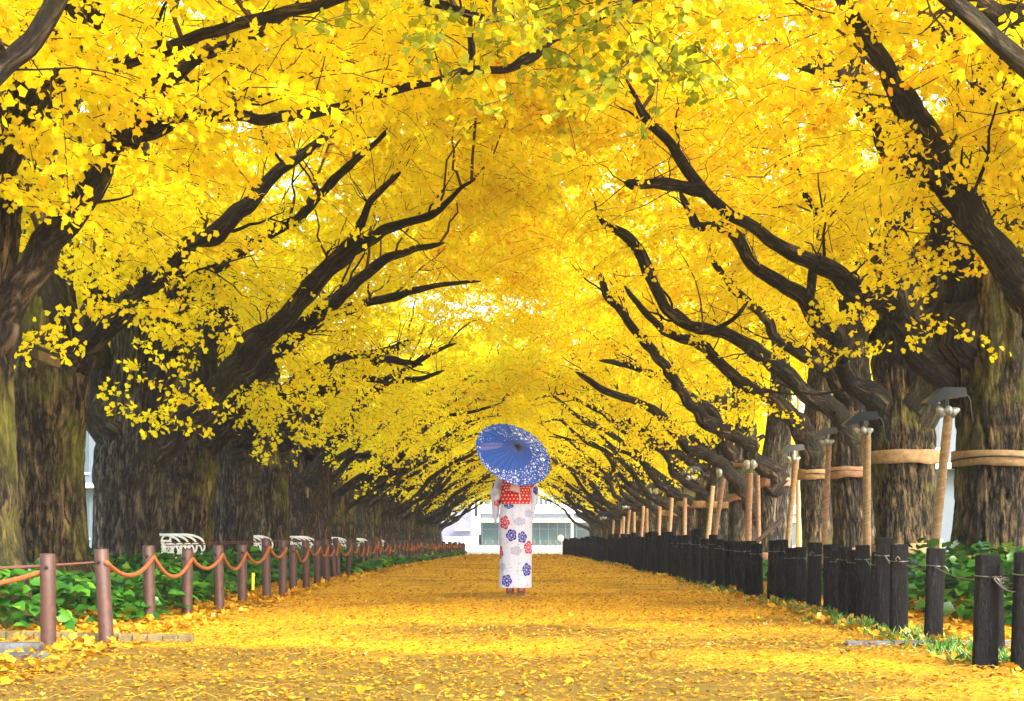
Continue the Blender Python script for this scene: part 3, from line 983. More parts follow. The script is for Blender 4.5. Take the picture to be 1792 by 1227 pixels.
# thin stalks and streaks of dry leaf stems on the path
mb = MB()
n = 1500
Y = rng.uniform(5.4, 14, n)
X = rng.uniform(-2.9, 2.8, n)
a = rng.normal(0, .6, n)
L = rng.uniform(.03, .075, n)
c = np.stack([X, Y, np.full(n, .018)], 1)
dv = np.stack([np.cos(a), np.sin(a), rng.uniform(-.1, .25, n)], 1)
tt = np.linspace(-1, 1, 4)[None, :, None]
mb.tubes(c[:, None] + dv[:, None] * tt * L[:, None, None] + rng.normal(0, .008, (n, 4, 3)), np.full((n, 4), .0016), ns=3, tint=rng.uniform(0, .5, n))
tag(mb.build('leaf_stalks', M_FALLEN, attrs=('tint',)), 'thin dry leaf stalks lying on the near path', 'stalks', kind='stuff')

# ------------------------------------------------------------------ ground cover
def cover(mb, c, size, tint):
    """broad pointed leaves on short stalks"""
    n = len(c)
    ax = unit(rng.normal(0, 1, (n, 3)) * np.array([1, 1, .25]) + np.array([0, -.15, -.1]))
    nr = rng.normal(0, .38, (n, 3)) + np.array([0, -.25, 1])
    a = ax
    b = unit(np.cross(nr, a))
    k = np.cross(a, b)
    T = np.array([[0, 0, 0], [.25, -.34, .10], [.62, -.30, .06], [1, 0, -.14], [.62, .30, .06], [.25, .34, .10], [.5, 0, .0]])
    f = np.array([[0, 6, 2, 1], [6, 3, 2, 2], [0, 5, 4, 6], [6, 4, 3, 3]])
    s = np.broadcast_to(size, (n,))[:, None, None]
    v = c[:, None] + s * (T[None, :, 0:1] * a[:, None] + T[None, :, 1:2] * b[:, None] + T[None, :, 2:3] * k[:, None])
    base = (np.arange(n) * 7)[:, None, None]
    q = np.array([[0, 6, 2, 1], [0, 5, 4, 6]])
    tr = np.array([[6, 3, 2], [6, 4, 3]])
    mb.add(v.reshape(-1, 3), [(base + q).reshape(-1, 4), (base + tr).reshape(-1, 3)], 0, tint=np.repeat(tint, 7))


def bed(name, label, n, y0, y1, xin, xout, h, s0, s1, pw=1.0, sgn=-1):
    mb = MB()
    Y = y0 + (y1 - y0) * rng.uniform(0, 1, n) ** pw
    f = rng.uniform(0, 1, n)
    X = np.interp(Y, xin[0], xin[1]) * (1 - f) + np.interp(Y, xout[0], xout[1]) * f
    q = np.stack([X * 1.1, Y * 1.1, Y * 0], 1)
    hh = h * (.72 + .42 * vnoise(q)) * np.clip(.3 + f * 6, .3, 1)
    gap = vnoise(q * 1.3 + 31) > -.62
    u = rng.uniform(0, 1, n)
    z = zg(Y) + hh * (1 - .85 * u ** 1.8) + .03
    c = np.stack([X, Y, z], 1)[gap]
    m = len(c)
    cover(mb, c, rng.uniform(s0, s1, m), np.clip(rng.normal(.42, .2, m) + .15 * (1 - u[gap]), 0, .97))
    return tag(mb.build(name, M_PLANT, smooth=True, attrs=('tint',)), label, 'plants', kind='stuff')


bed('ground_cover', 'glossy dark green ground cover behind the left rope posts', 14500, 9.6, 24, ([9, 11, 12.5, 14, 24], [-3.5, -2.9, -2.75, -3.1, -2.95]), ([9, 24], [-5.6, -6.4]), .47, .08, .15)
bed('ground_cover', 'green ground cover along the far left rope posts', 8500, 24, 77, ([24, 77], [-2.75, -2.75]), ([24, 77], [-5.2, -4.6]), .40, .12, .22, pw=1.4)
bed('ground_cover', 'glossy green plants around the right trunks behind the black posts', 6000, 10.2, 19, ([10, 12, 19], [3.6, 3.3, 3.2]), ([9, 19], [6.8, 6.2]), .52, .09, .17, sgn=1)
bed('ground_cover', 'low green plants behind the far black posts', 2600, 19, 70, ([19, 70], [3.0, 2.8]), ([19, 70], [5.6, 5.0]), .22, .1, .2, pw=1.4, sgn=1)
# little tufts at the feet of the black posts
mb = MB()
n = 4200
Y = 7.5 + 62 * rng.uniform(0, 1, n) ** 1.7
X = 2.6 + rng.normal(-.02, .13, n)
keep = vnoise(np.stack([Y * 1.6, X, X * 0], 1)) > -.15
Y, X = Y[keep], X[keep]
n = len(Y)
h = rng.uniform(.03, .085, n)
p0 = np.stack([X, Y, zg(Y)], 1)
dv = rng.normal(0, .04, (n, 3)) * np.array([1, 1, 0])
Q = p0[:, None] + np.linspace(0, 1, 3)[None, :, None] * (dv + np.array([0, 0, 1]) * h[:, None])[:, None]
mb.tubes(Q, np.array([.006, .005, .001])[None], ns=3, tint=rng.uniform(.45, .93, n))
tag(mb.build('grass', M_PLANT, attrs=('tint',)), 'short green grass tufts at the feet of the black posts', 'grass', kind='stuff')

# ------------------------------------------------------------------ left rope fence
M_POST = plain('purple_brown_metal', (.046, .018, .012), .6, bump=.25, bscale=90, var=.35)
M_POST2 = plain('post_hole', (.008, .006, .005), .9)
M_ROPE = plain('orange_rope', (.27, .072, .013), .9, bump=.9, bscale=160, var=.25)
M_CABLE = plain('rusty_cable', (.085, .026, .016), .75, bump=.4, bscale=120)


def left_post(top, r=.046):
    t = thing('rope_post', '', 'post')
    b = MB()
    b.lathe([(r * .2, -.15), (r, -.15), (r, 0), (r * 1.0, top * .5), (r * .995, top - .012), (r * .93, top - .003), (r * .3, top)], ns=20)
    b.build('post_body', M_POST, t, smooth='sides')
    h = MB()
    th = PI / 2
    h.tubes(np.array([[0, -r - .003, top - .085], [0, r + .003, top - .085]]), .012, ns=12, cap=True)
    h.tubes(np.array([[-r * .35 - .02, -r * .93, top - .085], [-r * .35 + .02, -r * .93 - .004, top - .085]]) * np.array([0, 1, 1]) + np.array([0, 0, 0]), .004, ns=6)
    h.build('rope_hole', M_POST2, t)
    return t


near = [(85, 8.5, .577, 0, ''), (187, 8.9, .60, .075, ''), (262, 11.2, .60, .01, ''), (327, 12.0, .565, -.01, ''), (384, 12.7, .59, .02, ''), (424, 14.0, .585, 0, ''),
        (467, 15.0, .64, .02, ''), (495, 15.5, .62, 0, ''), (513, 16.8, .56, 0, ''), (536, 17.8, .60, .01, ''), (555, 18.8, .61, 0, ''), (571, 20.2, .62, .02, '')]
LP = []
for (x, d, top, lean, _) in near:
    LP.append(((x - CX) / F * d, d, top, lean))
d = 21.2
while d < 77:
    LP.append((-2.85 + float(rng.uniform(-.06, .06)), d, float(rng.uniform(.53, .68)), float(rng.normal(0, .05))))
    d += float(rng.uniform(.75, 1.05))
proto = None
tops = []
for k, (x, y, top, lean) in enumerate(LP):
    if proto is None:
        proto = o = left_post(.6)
    else:
        o = copy_tree(proto)
    o.location = (x, y, float(zg(y)))
    o.rotation_euler = (float(rng.normal(0, .02)), lean * -1.0, float(rng.uniform(-.5, .3)))
    o.scale = (1, 1, top / .6)
    lab = f'purple-brown metal post, {ORD[k]} from the near end of the left rope fence' if k < 26 else 'small purple-brown post far along the left rope fence'
    tag(o, lab, 'post', 'posts of the left rope fence')
    tops.append(np.array([x - math.sin(lean) * top * .86, y, float(zg(y)) + (top - .085 * top / .6) * math.cos(lean)]))
tops = np.array(tops)


def sag_line(a, b, sag, n=22):
    t = np.linspace(0, 1, n)[:, None]
    q = a * (1 - t) + b * t
    q[:, 2] -= (4 * sag * t * (1 - t))[:, 0]
    return q


pairs = [(None, 0)] + [(k, k + 1) for k in range(1, len(LP) - 1)]
for j, (a, b) in enumerate(pairs):
    A = tops[b] + np.array([-1.25, .1, .02]) if a is None else tops[a]
    B = tops[b]
    if j == 7:
        continue
    off = np.array([.045, -.03, 0])
    mb = MB()
    dl = np.linalg.norm(A - B)
    q = sag_line(A + off, B + off, random.uniform(.10, .19) if dl < 3.5 else .2, 26)
    mb.tubes(q, .0155, ns=8, cap=True)
    o = mb.build('rope', M_ROPE, attrs=())
    if a is None:
        lab = 'thick orange rope sagging from the nearest left post out of the frame'
    elif a < 24:
        lab = f'orange rope sagging between the {ORD[a]} and {ORD[b]} posts of the left fence'
    else:
        lab = 'thin orange rope between small far posts of the left fence'
    tag(o, lab, 'rope', 'ropes of the left fence')
# straight rusty cables
mb = MB()
for dz in (0, -.022):
    mb.tubes(sag_line(tops[0] + np.array([-1.6, .2, -.02 + dz]), tops[1] + np.array([-.04, -.0, .0]), .02, 14), .007, ns=6)
tag(mb.build('cable', M_CABLE, attrs=()), 'rusty cable drawn straight past the two nearest left posts', 'cable')
mb = MB()
for dz in (0, -.03):
    mb.tubes(sag_line(np.array([-4.0, 16.2, .585 + dz]), np.array([-3.25, 20.2, .60 + dz * .4]), .01, 12), .006, ns=6)
    mb.tubes(sag_line(np.array([-3.25, 20.2, .60 + dz * .4]), np.array([-3.0, 32, .45 + dz * .3]), .02, 12), .006, ns=6)
tag(mb.build('cable', M_CABLE, attrs=()), 'rusty double cable running behind the rope posts past the benches', 'cable')
M_TAPE = plain('yellow_tape', (.85, .62, .02), .6)
mb = MB()
q = P(443, 1003, 14.5)
mb.box(q + np.array([0, 0, -.085]), (.026, .004, .17), mat=0)
tag(mb.build('tape_strip', M_TAPE, smooth=False), 'yellow tape strip hanging from the rope between left posts', 'tape')

# ------------------------------------------------------------------ right black posts
M_LOG = bark_mat('black_log', (.002, .002, .002), (.007, .0065, .0075), (.045, .041, .043), (.010, .010, .010), .2, scale=3.0, spec=.22)
M_WIRE = plain('grey_wire', (.12, .115, .09), .4, metal=.6)


def black_post(k, fine):
    t = thing('log_post', '', 'post')
    ns, nz = (48, 60) if fine else (14, 12)
    r, top = .062, .6
    z = np.concatenate([np.linspace(-.12, top - .006, nz - 3), [top, top + .001, top + .002]])
    rr = np.concatenate([np.full(nz - 3, r), [r * .93, r * .6, r * .01]])
    th = np.arange(ns) / ns * 2 * PI
    T, Z = np.meshgrid(th, z)
    q = np.stack([np.cos(T) * r, np.sin(T) * r, Z], -1).reshape(-1, 3)
    R = rr[:, None] * (1 + .05 * vnoise(q * np.array([40, 40, 9]) + k * 9.3) + .035 * vnoise(q * np.array([90, 90, 40]) + k)).reshape(T.shape)
    b = MB()
    b.grid(np.stack([R * np.cos(T), R * np.sin(T), Z], -1).reshape(-1, 3), len(z), ns, wrap=True, bark=q)
    b.build('post_body', M_LOG, t)
    if fine:
        w = MB()
        a = np.linspace(0, 2 * PI, 25)
        w.tubes(np.stack([np.cos(a) * .066, np.sin(a) * .066, .49 + .004 * np.sin(a)], 1), .0035, ns=5)
        w.tubes(np.array([[.02, -.066, .49], [.03, -.085, .475], [.045, -.08, .455], [.05, -.075, .44]]) if k % 2 else np.array([[-.01, -.066, .49], [-.02, -.085, .50], [.0, -.08, .52], [.012, -.075, .50]]), .004, ns=5)
        w.build('wire_tie', M_WIRE, t)
    return t


rp = [(1792, 7.15, .60), (1724, 7.3, .585), (1742, 8.3, .50), (1633, 9.0, .60), (1572, 9.75, .62), (1545, 10.2, .66), (1531, 11.0, .55), (1512, 11.3, .60), (1496, 11.5, .56), (1480, 11.75, .585), (1466, 12.2, .55), (1453, 12.5, .595),
      (1424, 12.9, .61), (1402, 13.7, .56), (1386, 13.95, .55), (1372, 14.3, .63), (1352, 14.6, .62), (1326, 14.95, .585), (1312, 15.3, .61), (1300, 16.2, .60), (1288, 17.2, .60), (1276, 17.4, .605), (1259, 18.0, .62), (1246, 18.9, .68), (1232, 19.3, .63), (1218, 19.8, .67), (1205, 20.3, .685)]
RP = [((x - CX) / F * d, d, t) for x, d, t in rp]
d = 20.9
while d < 76.5:
    gap = 0
    RP.append((2.56 + float(rng.uniform(-.05, .05)) + .1 * math.sin(d * .4), d, float(rng.choice([.62, .66, .7, .76]) + rng.uniform(-.02, .02)) * (1 + .002 * (d - 20))))
    d += float(rng.uniform(.33, .46))
fines = [black_post(k, True) for k in range(4)]
coarse = [black_post(20 + k, False) for k in range(3)]
uf, uc = set(), set()
for k, (x, y, top) in enumerate(RP):
    if k < 34:
        j = k % 4
        o = fines[j] if j not in uf else copy_tree(fines[j])
        uf.add(j)
    else:
        j = k % 3
        o = coarse[j] if j not in uc else copy_tree(coarse[j])
        uc.add(j)
    o.location = (x, y, float(zg(y)))
    o.rotation_euler = (float(rng.normal(0, .012)), (.045 if k == 3 else float(rng.normal(0, .02))), float(rng.uniform(-.5, .5)))
    s = float(rng.uniform(.9, 1.06)) * (.85 if k == 2 else 1)
    o.scale = (s, s, top / .6)
    lab = f'black log-shaped post, {ORD[k]} from the near end of the right fence' if k < 30 else 'black log-shaped post in the dense far stretch of the right fence'
    tag(o, lab, 'post', 'black posts of the right fence')
mb = MB()
w = [np.array([RP[k][0], RP[k][1] - .07, RP[k][2] - .12]) for k in (4, 3, 1)]
mb.tubes(sag_line(w[0], w[1], .03, 14), .004, ns=5)
tag(mb.build('fence_wire', M_WIRE, attrs=()), 'thin wire strung from the dense black posts to the leaning one', 'wire')
mb = MB()
mb.tubes(sag_line(w[1], w[2], .03, 14), .004, ns=5)
tag(mb.build('fence_wire', M_WIRE, attrs=()), 'thin wire strung from the leaning black post to the big near one', 'wire')
mb = MB()
w1 = np.array([RP[1][0] + .02, RP[1][1] - .075, RP[1][2] - .12])
w2 = np.array([RP[0][0], RP[0][1] - .07, RP[0][2] - .16])
mb.tubes(sag_line(w1, w2, .05, 12), .004, ns=5)
mb.tubes(np.array([w1, w1 + [.04, -.005, -.004], w1 + [.075, -.01, -.01]]), .004, ns=5)
a = np.linspace(0, 2.6 * PI, 30)
mb.tubes(np.stack([w1[0] + .045 + .03 * np.cos(a) + a * .004, w1[1] + 0 * a - .01, w1[2] - .01 + .022 * np.sin(a) - a * .004], 1), .005, ns=5)
tag(mb.build('fence_wire', M_WIRE, attrs=()), 'knotted loose wire between the nearest black posts at the right edge', 'wire')

# ------------------------------------------------------------------ kerbs and edging
M_STONE = plain('dark_kerb_stone', (.05, .056, .062), .75, bump=.8, bscale=35, var=.5)
M_EDGE = plain('edging_wood', (.10, .078, .03), .8, bump=.5, bscale=40, var=.4)
mb = MB()
mb.box((-3.02, 8.15, .028), (.60, .14, .085), mat=0, bev=.018)
tag(mb.build('kerb_stone', M_STONE, smooth=False), 'dark granite kerb stone at the foot of the nearest left post', 'kerb')
mb = MB()
mb.box((-2.72, 7.86, .012), (.22, .16, .05), rot=Matrix.Rotation(-.35, 3, 'Z'), bev=.015)
tag(mb.build('kerb_stone', M_STONE, smooth=False), 'small blue-grey stone half buried in front of the left kerb', 'kerb')
mb = MB()
a = sag_line(np.array([-3.9, 9.25, .03]), np.array([-2.05, 9.05, .02]), .0, 20)
for k in range(19):
    mb.box((a[k] + a[k + 1]) / 2 + np.array([0, .06 * math.sin(k * .3), 0]), (.1, .05, .07), bev=.01)
tag(mb.build('edging_board', M_EDGE, smooth=False), 'low wooden edging board behind the second left post', 'edging')
mb = MB()
for k, x in enumerate(np.linspace(2.15, 3.6, 6)):
    mb.box((x, 8.72 + .012 * math.sin(k * 2), .012), (.275, .055, .05), rot=Matrix.Rotation(.012 * math.sin(k * 5), 3, 'Z'), bev=.012)
tag(mb.build('edging_strip', M_STONE, smooth=False), 'dark edging strip lying in the leaves beside the right posts', 'edging')

# ------------------------------------------------------------------ tree supports and lamps on the right
M_BURLAP = plain('burlap', (.25, .165, .08), .9, bump=.6, bscale=70, var=.3)
M_BURLAP2 = plain('burlap_old', (.26, .15, .088), .9, bump=.6, bscale=70, var=.3)
M_TWINE = plain('pale_twine', (.42, .33, .21), .8)
M_BLACKC = plain('black_cable', (.01, .011, .014), .5)
M_LAMP = plain('lamp_body', (.008, .017, .028), .38, var=.2)
M_GLASS = plain('lamp_glass', (.34, .37, .38), .15, metal=.4, var=.1)


def wrap_stake(mb, tw, a, b, r):
    a, b = np.array(a, float), np.array(b, float)
    n = 40
    t = np.linspace(0, 1, n)[:, None]
    q = a * (1 - t) + b * t
    rr = r * (1 + .06 * vnoise(np.stack([t[:, 0] * 9, t[:, 0] * 0 + a[0] * 9, t[:, 0] * 0], 1)) + .035 * np.sin(t[:, 0] * 90))
    mb.tubes(q, rr, ns=14, cap=True)
    L = np.linalg.norm(b - a)
    m = int(L / .012) + 10
    s = np.linspace(0.02, .98, m)
    ph = s * L / .09 * 2 * PI
    tw.tubes(np.stack([a[0] + (b[0] - a[0]) * s + np.cos(ph) * (r * 1.05), a[1] + (b[1] - a[1]) * s + np.sin(ph) * (r * 1.05), a[2] + (b[2] - a[2]) * s], 1), .0019, ns=4)


def hug(i, z, n):
    """radius of the i-th right trunk at height z, drawn tight round its bulges"""
    zz, R, cx, cy = TRK.get(('R', i), TRK['last'])
    k = np.abs(zz - z) < .16
    r = R[k].max(axis=0)
    r = np.interp(np.arange(n) / n, np.arange(len(r) + 1) / len(r), np.append(r, r[0]))
    w = 5
    p = np.stack([np.roll(r, s) for s in range(-w, w + 1)])
    r = p.max(axis=0) * .5 + p.mean(axis=0) * .5
    r = np.mean([np.roll(r, s) for s in range(-4, 5)], axis=0) * 1.03
    return r, float(cx[k].mean()), float(cy[k].mean())


def band(mb, i, z, h, th, tilt=0.0, seed=0):
    """flat burlap strip round a trunk, edges uneven"""
    n = 60
    a = np.arange(n) / n * 2 * PI
    rx, cx, cy = hug(i, z, n)
    ry = rx
    rx, ry, cx, cy, a = (np.roll(rx, n // 2), np.roll(rx, n // 2), -cx, -cy, a)
    rows = []
    for (o, dz) in ((0, -.5), (th, -.5), (th, -.2), (th * 1.15, 0), (th, .2), (th, .5), (0, .5)):
        wv = .022 * vnoise(np.stack([np.cos(a) * 2.4, np.sin(a) * 2.4, a * 0 + seed + dz], 1))
        rows.append(np.stack([cx + (rx + o) * np.cos(a), cy + (ry + o) * np.sin(a), z + dz * h + wv + tilt * np.cos(a)], 1))
    mb.grid(np.concatenate(rows), len(rows), n, wrap=True)


def support(i, lab, stakes, ups, lows, cable=True, m=None):
    """stakes: (foot, head, r); ups/lows: heights of the burlap bands"""
    X, d, r0 = (RIGHT[i][0], RIGHT[i][1], RIGHT[i][2]) if i in RIGHT else (4.95, D0 + SP * i, .36)
    z0 = float(zg(d))
    t = thing('tree_support', lab, 'tree support', (X, d, z0), 0, 'burlap tree supports of the right row')
    m = m or M_BURLAP
    for a, b, r in stakes:
        sb, tw = MB(), MB()
        wrap_stake(sb, tw, np.array(a) - [X, d, z0], np.array(b) - [X, d, z0], r)
        s = sb.build('stake', m, t)
        tw.build('twine', M_TWINE, s, attrs=())
    for k, z in enumerate(ups + lows):
        bb = MB()
        band(bb, i, z, .165 if z > 1 else .14, .022, .015 * ((i + k) % 3 - 1), i * 3.1 + k)
        bb.build('burlap_band', m, t)
    if cable and ups:
        cb = MB()
        a = np.arange(30, 61) / 60 * 2 * PI
        hr, hx, hy = hug(i, ups[0], 60)
        R = np.roll(np.append(np.roll(hr, 30), 0)[:60], -30)[np.arange(31) % 60] + .045
        cb.tubes(np.stack([R * np.cos(a), R * np.sin(a), ups[0] + .03 * np.cos(a * 1.5) - .01], 1), .008, ns=6)
        cb.build('cable', M_BLACKC, t, attrs=())
    return t


def stake_px(xb, yb, xt, yt, d, r):
    return (P(xb, yb, d), P(xt, yt, d), r)


support(-1, 'beige tie on the trunk cut off by the right edge', [], [1.6], [], False)
support(0, 'burlap tie round the widest right trunk with a tall leaning wrapped stake', [stake_px(1630, 1010, 1661, 716, 13.9, .045)], [1.46], [.4])
support(1, 'pale burlap tie on the mossy second right trunk with an upright stake', [stake_px(1517, 1030, 1517, 752, 17.0, .047)], [1.66], [.5], False)
support(2, 'burlap tie and slim wrapped stake at the third right trunk', [stake_px(1437, 1060, 1451, 776, 16.6, .033)], [1.62], [.42], True, M_BURLAP2)
support(3, 'burlap tie with dark cable at the fourth right trunk', [stake_px(1374, 1000, 1393, 800, 23.0, .048)], [1.72], [.35], True)
support(4, 'pinkish wrapped stakes and tie at the fifth right trunk', [stake_px(1308, 1000, 1312, 828, 26, .06), stake_px(1329, 1000, 1326, 832, 26.2, .042)], [1.72], [.3], False, M_BURLAP2)
support(5, 'wrapped leaning stake and double tie at the sixth right trunk', [stake_px(1243, 990, 1266, 838, 29, .05)], [1.55], [.2], False, M_BURLAP2)
for i in range(6, 17):
    d = D0 + SP * i
    z0 = float(zg(d))
    ja, jb = random.uniform(-.1, .15), random.uniform(-.05, .2)
    st = [((4.25 + jb, d - .5, z0 - .1), (4.3 + ja + jb, d - .45, z0 + 1.75 + ja), .055), ((4.95 + ja, d - .62, z0 - .1), (5.0, d - .55, z0 + 1.7), .05)]
    support(i, f'burlap-tied stakes at the {ORD[i]} full trunk of the right row', st, [1.45 + .1 * (i % 3)], [.45], False, M_BURLAP2 if i % 2 else M_BURLAP)


def flood_lamp():
    """dark slanted visor on a bracket over two pale reflector bulbs"""
    t = thing('flood_lamp', '', 'lamp')
    h = MB()
    h.prism([(-.23, -.05), (-.05, .10), (.17, .10), (.18, .01), (.0, .0), (-.10, -.045), (-.20, -.075)], -.085, .085)
    h.tubes(np.array([[0.0, -.082, .045], [0.0, .082, .045]]), .03, ns=14, cap=True)
    h.build('visor', M_LAMP, t, smooth=False)
    b = MB()
    b.box((.0, 0, -.055), (.05, .06, .16), bev=.008)
    b.build('bracket', M_LAMP, t, smooth=False)
    ry = Matrix.Rotation
    for (x, y, a, bl) in ((-.07, -.03, -.9, 0), (.085, -.02, 1.15, 1)):
        g = MB()
        R = np.array((ry(a, 3, 'Y') @ ry(.35, 3, 'X')))
        g.lathe([(.005, .05), (.02, .045), (.026, .03), (.042, 0), (.062, -.04), (.056, -.042), (.004, -.02)], c=(x, y, -.125), ns=16, rot=R)
        g.build('reflector_bulb', M_GLASS, t)
    g = MB()
    g.lathe([(.004, .05), (.03, .035), (.042, 0), (.03, -.035), (.004, -.045)], c=(0, -.07, -.125), ns=14)
    g.build('globe_bulb', M_GLASS, t)
    c = MB()
    c.tubes(catmull(np.array([[.15, 0, .06], [.24, 0, .0], [.27, .02, -.15], [.30, .05, -.24]]), 14), .009, ns=6)
    c.build('cable', M_BLACKC, t, attrs=())
    return t


lamps = [(1655, 697, 13.9, 1.0, 0.1, 'dark floodlight with twin bulbs atop the tall leaning stake by the widest right trunk'),
         (1508, 736, 17.0, 1.0, .0, 'dark floodlight atop the upright stake of the second right trunk'),
         (1446, 760, 16.6, .72, -.2, 'smaller dark floodlight atop the slim stake left of the second right trunk'),
         (1386, 789, 23.0, 1.0, .15, 'floodlight with a hanging cable atop the fourth right stake'),
         (1210, 825, 33.4, 1.1, .1, 'dark floodlight above stakes beside the seventh right trunk'),
         (1160, 850, 38.4, 1.15, -.1, 'dark floodlight further down, beside the eighth right trunk'),
         (1142, 852, 41.0, 1.15, .2, 'dark floodlight beside the ninth right trunk'),
         (1095, 880, 50, 1.2, 0, 'tiny dark floodlight near the far end of the right row'),
         (1055, 900, 62, 1.3, 0, 'tiniest dark floodlight close to the end of the right row')]
lp = None
for x, y, d, s, rz, lab in lamps:
    o = lp = flood_lamp() if lp is None else lp
    if o.get('label'):
        o = copy_tree(lp)
    o.location = P(x, y, d)
    o.scale = (s,) * 3
    o.rotation_euler = (0, 0, rz)
    tag(o, lab, 'lamp', 'floodlights of the right row')
for x, y, d, lab in [(1312, 818, 26, 'white twin spotlight on a wrapped crossbar at the fifth right trunk'), (1258, 832, 29, 'single white bulb atop the leaning stake of the sixth right trunk')]:
    t = thing('spot_lamp', lab, 'lamp', P(x, y, d))
    if d == 26:
        b = MB()
        b.tubes(np.array([[-.3, 0, .04], [.14, 0, .04]]), .035, ns=12, cap=True)
        b.build('crossbar', M_BURLAP2, t)
        xs = (-.06, .05)
    else:
        xs = (0,)
    for xx in xs:
        g = MB()
        g.lathe([(.004, .1), (.05, .08), (.07, .02), (.05, -.05), (.02, -.08), (.004, -.085)], c=(xx, -.05, .04), ns=14)
        g.build('bulb', M_GLASS, t)
mb = MB()
mb.tubes(np.array([P(1318, 955, 22), P(1368, 908, 22.3)]), .035, ns=8, cap=True)
tag(mb.build('leaning_pole', plain('dark_wood', (.06, .042, .028), .7, bump=.5)), 'dark wooden pole leaning behind the black posts', 'pole')
# sawn branch holes on the long right limbs
M_HOLE = plain('hollow_wood', (.004, .0035, .003), .95)
for (x, y, d, r, key) in [(1519, 521, 13.62, .052, 0), (1476, 632, 16.9, .042, 1), (1462, 722, 20.6, .03, 2)]:
    tr = TREES[('R', key)]
    c = local(P(x, y, d - .12), np.array(tr.location), 'R')
    b = MB()
    a = np.array([[0, .10, 0], [0, .02, 0], [0, -.03, 0]]) * -1
    b.tubes(c + a, np.array([r * 1.5, r * 1.35, r * 1.25]), ns=14, disp=.15, seed=key)
    st = b.build('branch_stub', M_LIMB, tr)
    h = MB()
    h.tubes(c + np.array([[0, -.02, 0], [0, .026, 0]]), np.array([r, r * .95]), ns=12, cap=True)
    h.build('hollow', M_HOLE, st)

# ------------------------------------------------------------------ white benches behind the left trees
M_WHITE = plain('white_paint', (.74, .76, .74), .4, var=.06)


def bench():
    t = thing('garden_bench', '', 'bench')
    for s in (-.6, -.2, .2, .6):
        f = MB()
        a = np.linspace(-.4 * PI, 1.1 * PI, 20)
        f.tubes(np.stack([s + 0 * a, -.2 + .13 * np.cos(a), .52 + .12 * np.sin(a)], 1), .016, ns=7)
        f.tubes(catmull(np.array([[s, .30, .70], [s, .26, .76], [s, .1, .78], [s, -.14, .77], [s, -.33, .70], [s, -.38, .58], [s, -.30, .47], [s, -.2, .44]]), 30), .018, ns=8)
        f.tubes(catmull(np.array([[s, -.28, 0], [s, -.24, .2], [s, -.28, .42]]), 10), .018, ns=8)
        f.tubes(catmull(np.array([[s, .3, 0], [s, .22, .25], [s, .22, .45], [s, .3, .72]]), 14), .018, ns=8)
        a = np.linspace(0, 2 * PI, 18)
        f.tubes(np.stack([s + 0 * a, .02 + .1 * np.cos(a), .52 + .09 * np.sin(a)], 1), .012, ns=6)
        f.tubes(np.stack([s + 0 * a, -.03 + .09 * np.cos(a), .25 + .09 * np.sin(a)], 1), .012, ns=6)
        f.build('side_frame', M_WHITE, t)
    s = MB()
    for k in range(5):
        s.box((0, -.22 + .1 * k, .43), (1.24, .07, .022), bev=.006)
    s.build('seat', M_WHITE, t, smooth=False)
    b = MB()
    for k in range(3):
        b.tubes(np.array([[-.6, .25 + .02 * k, .50 + .09 * k], [.6, .25 + .02 * k, .50 + .09 * k]]), .018, ns=8)
    for x in np.linspace(-.5, .5, 8):
        a = np.linspace(0, 2 * PI, 14)
        b.tubes(np.stack([x + .06 * np.cos(a), .26 + 0 * a, .59 + .06 * np.sin(a)], 1), .009, ns=5)
    b.build('backrest', M_WHITE, t)
    return t


bp = None
for k, (x, d, rz) in enumerate([(303, 19.75, 1.35), (437, 26.1, 1.35), (517, 29.25, 1.35), (580, 35.6, 1.4), (622, 41.9, 1.4), (655, 48.2, 1.4)]):
    if bp is None:
        o = bp = bench()
    else:
        o = copy_tree(bp)
    o.location = ((x - CX) / F * d, d, float(zg(d)) - .02)
    o.rotation_euler = (0, 0, rz)
    o.scale = (.62, .78, .9)
    tag(o, f'white curled metal bench between left trunks, {ORD[k]} bench from the near end', 'bench', 'white benches behind the left trees')

# ------------------------------------------------------------------ small roof at the left edge
M_ROOF = plain('roof_wood', (.14, .11, .055), .75, bump=.4, bscale=30, var=.3)
M_ROOFD = plain('roof_dark', (.025, .022, .022), .6, var=.2)
SX, SY, SZ = -4.62, 13.55, 2.40
t = thing('shelter', 'small wooden shelter whose leaf-covered eave juts in at the left edge', 'shelter', (SX, SY, 0))
R = np.array(Matrix.Rotation(.42, 3, 'Y'))                 # rises away from the path
b = MB()
b.box(np.array([0, 0, SZ + .075]) + R @ np.array([-.80, 0, 0]), (1.66, 1.42, .05), rot=R, bev=.008)
b.build('roof', M_ROOFD, t, smooth=False)
b = MB()
b.box((.012, .40, SZ), (.045, .66, .10), bev=.006)
b.build('fascia_board', M_ROOF, t, smooth=False)
b = MB()
b.box((.010, -.32, SZ), (.045, .775, .10), bev=.006)
b.build('fascia_board', M_ROOFD, t, smooth=False)
for yy in (-.45, .45):
    b = MB()
    b.box((-.85, yy, (SZ + .3) / 2), (.1, .1, SZ + .30), bev=.01)
    b.build('roof_post', M_ROOFD, t, smooth=False)
b = MB()
n = 260
q = np.array([0, 0, SZ + .075]) + np.stack([rng.uniform(-1.5, .02, n), rng.uniform(-.7, .7, n), np.full(n, .035)], 1) @ R.T
leaves(b, q, rng.normal(0, 1, (n, 3)) * np.array([1, 1, .25]), rng.normal(0, .35, (n, 3)) + np.array([0, 0, 1]), rng.uniform(.05, .08, n), rng.uniform(0, .5, n))
o = tag(b.build('roof_leaves', M_LEAF, attrs=('tint',)), 'yellow leaves lying on the small shelter roof', 'leaves', kind='stuff')
o.location = (SX, SY, 0)

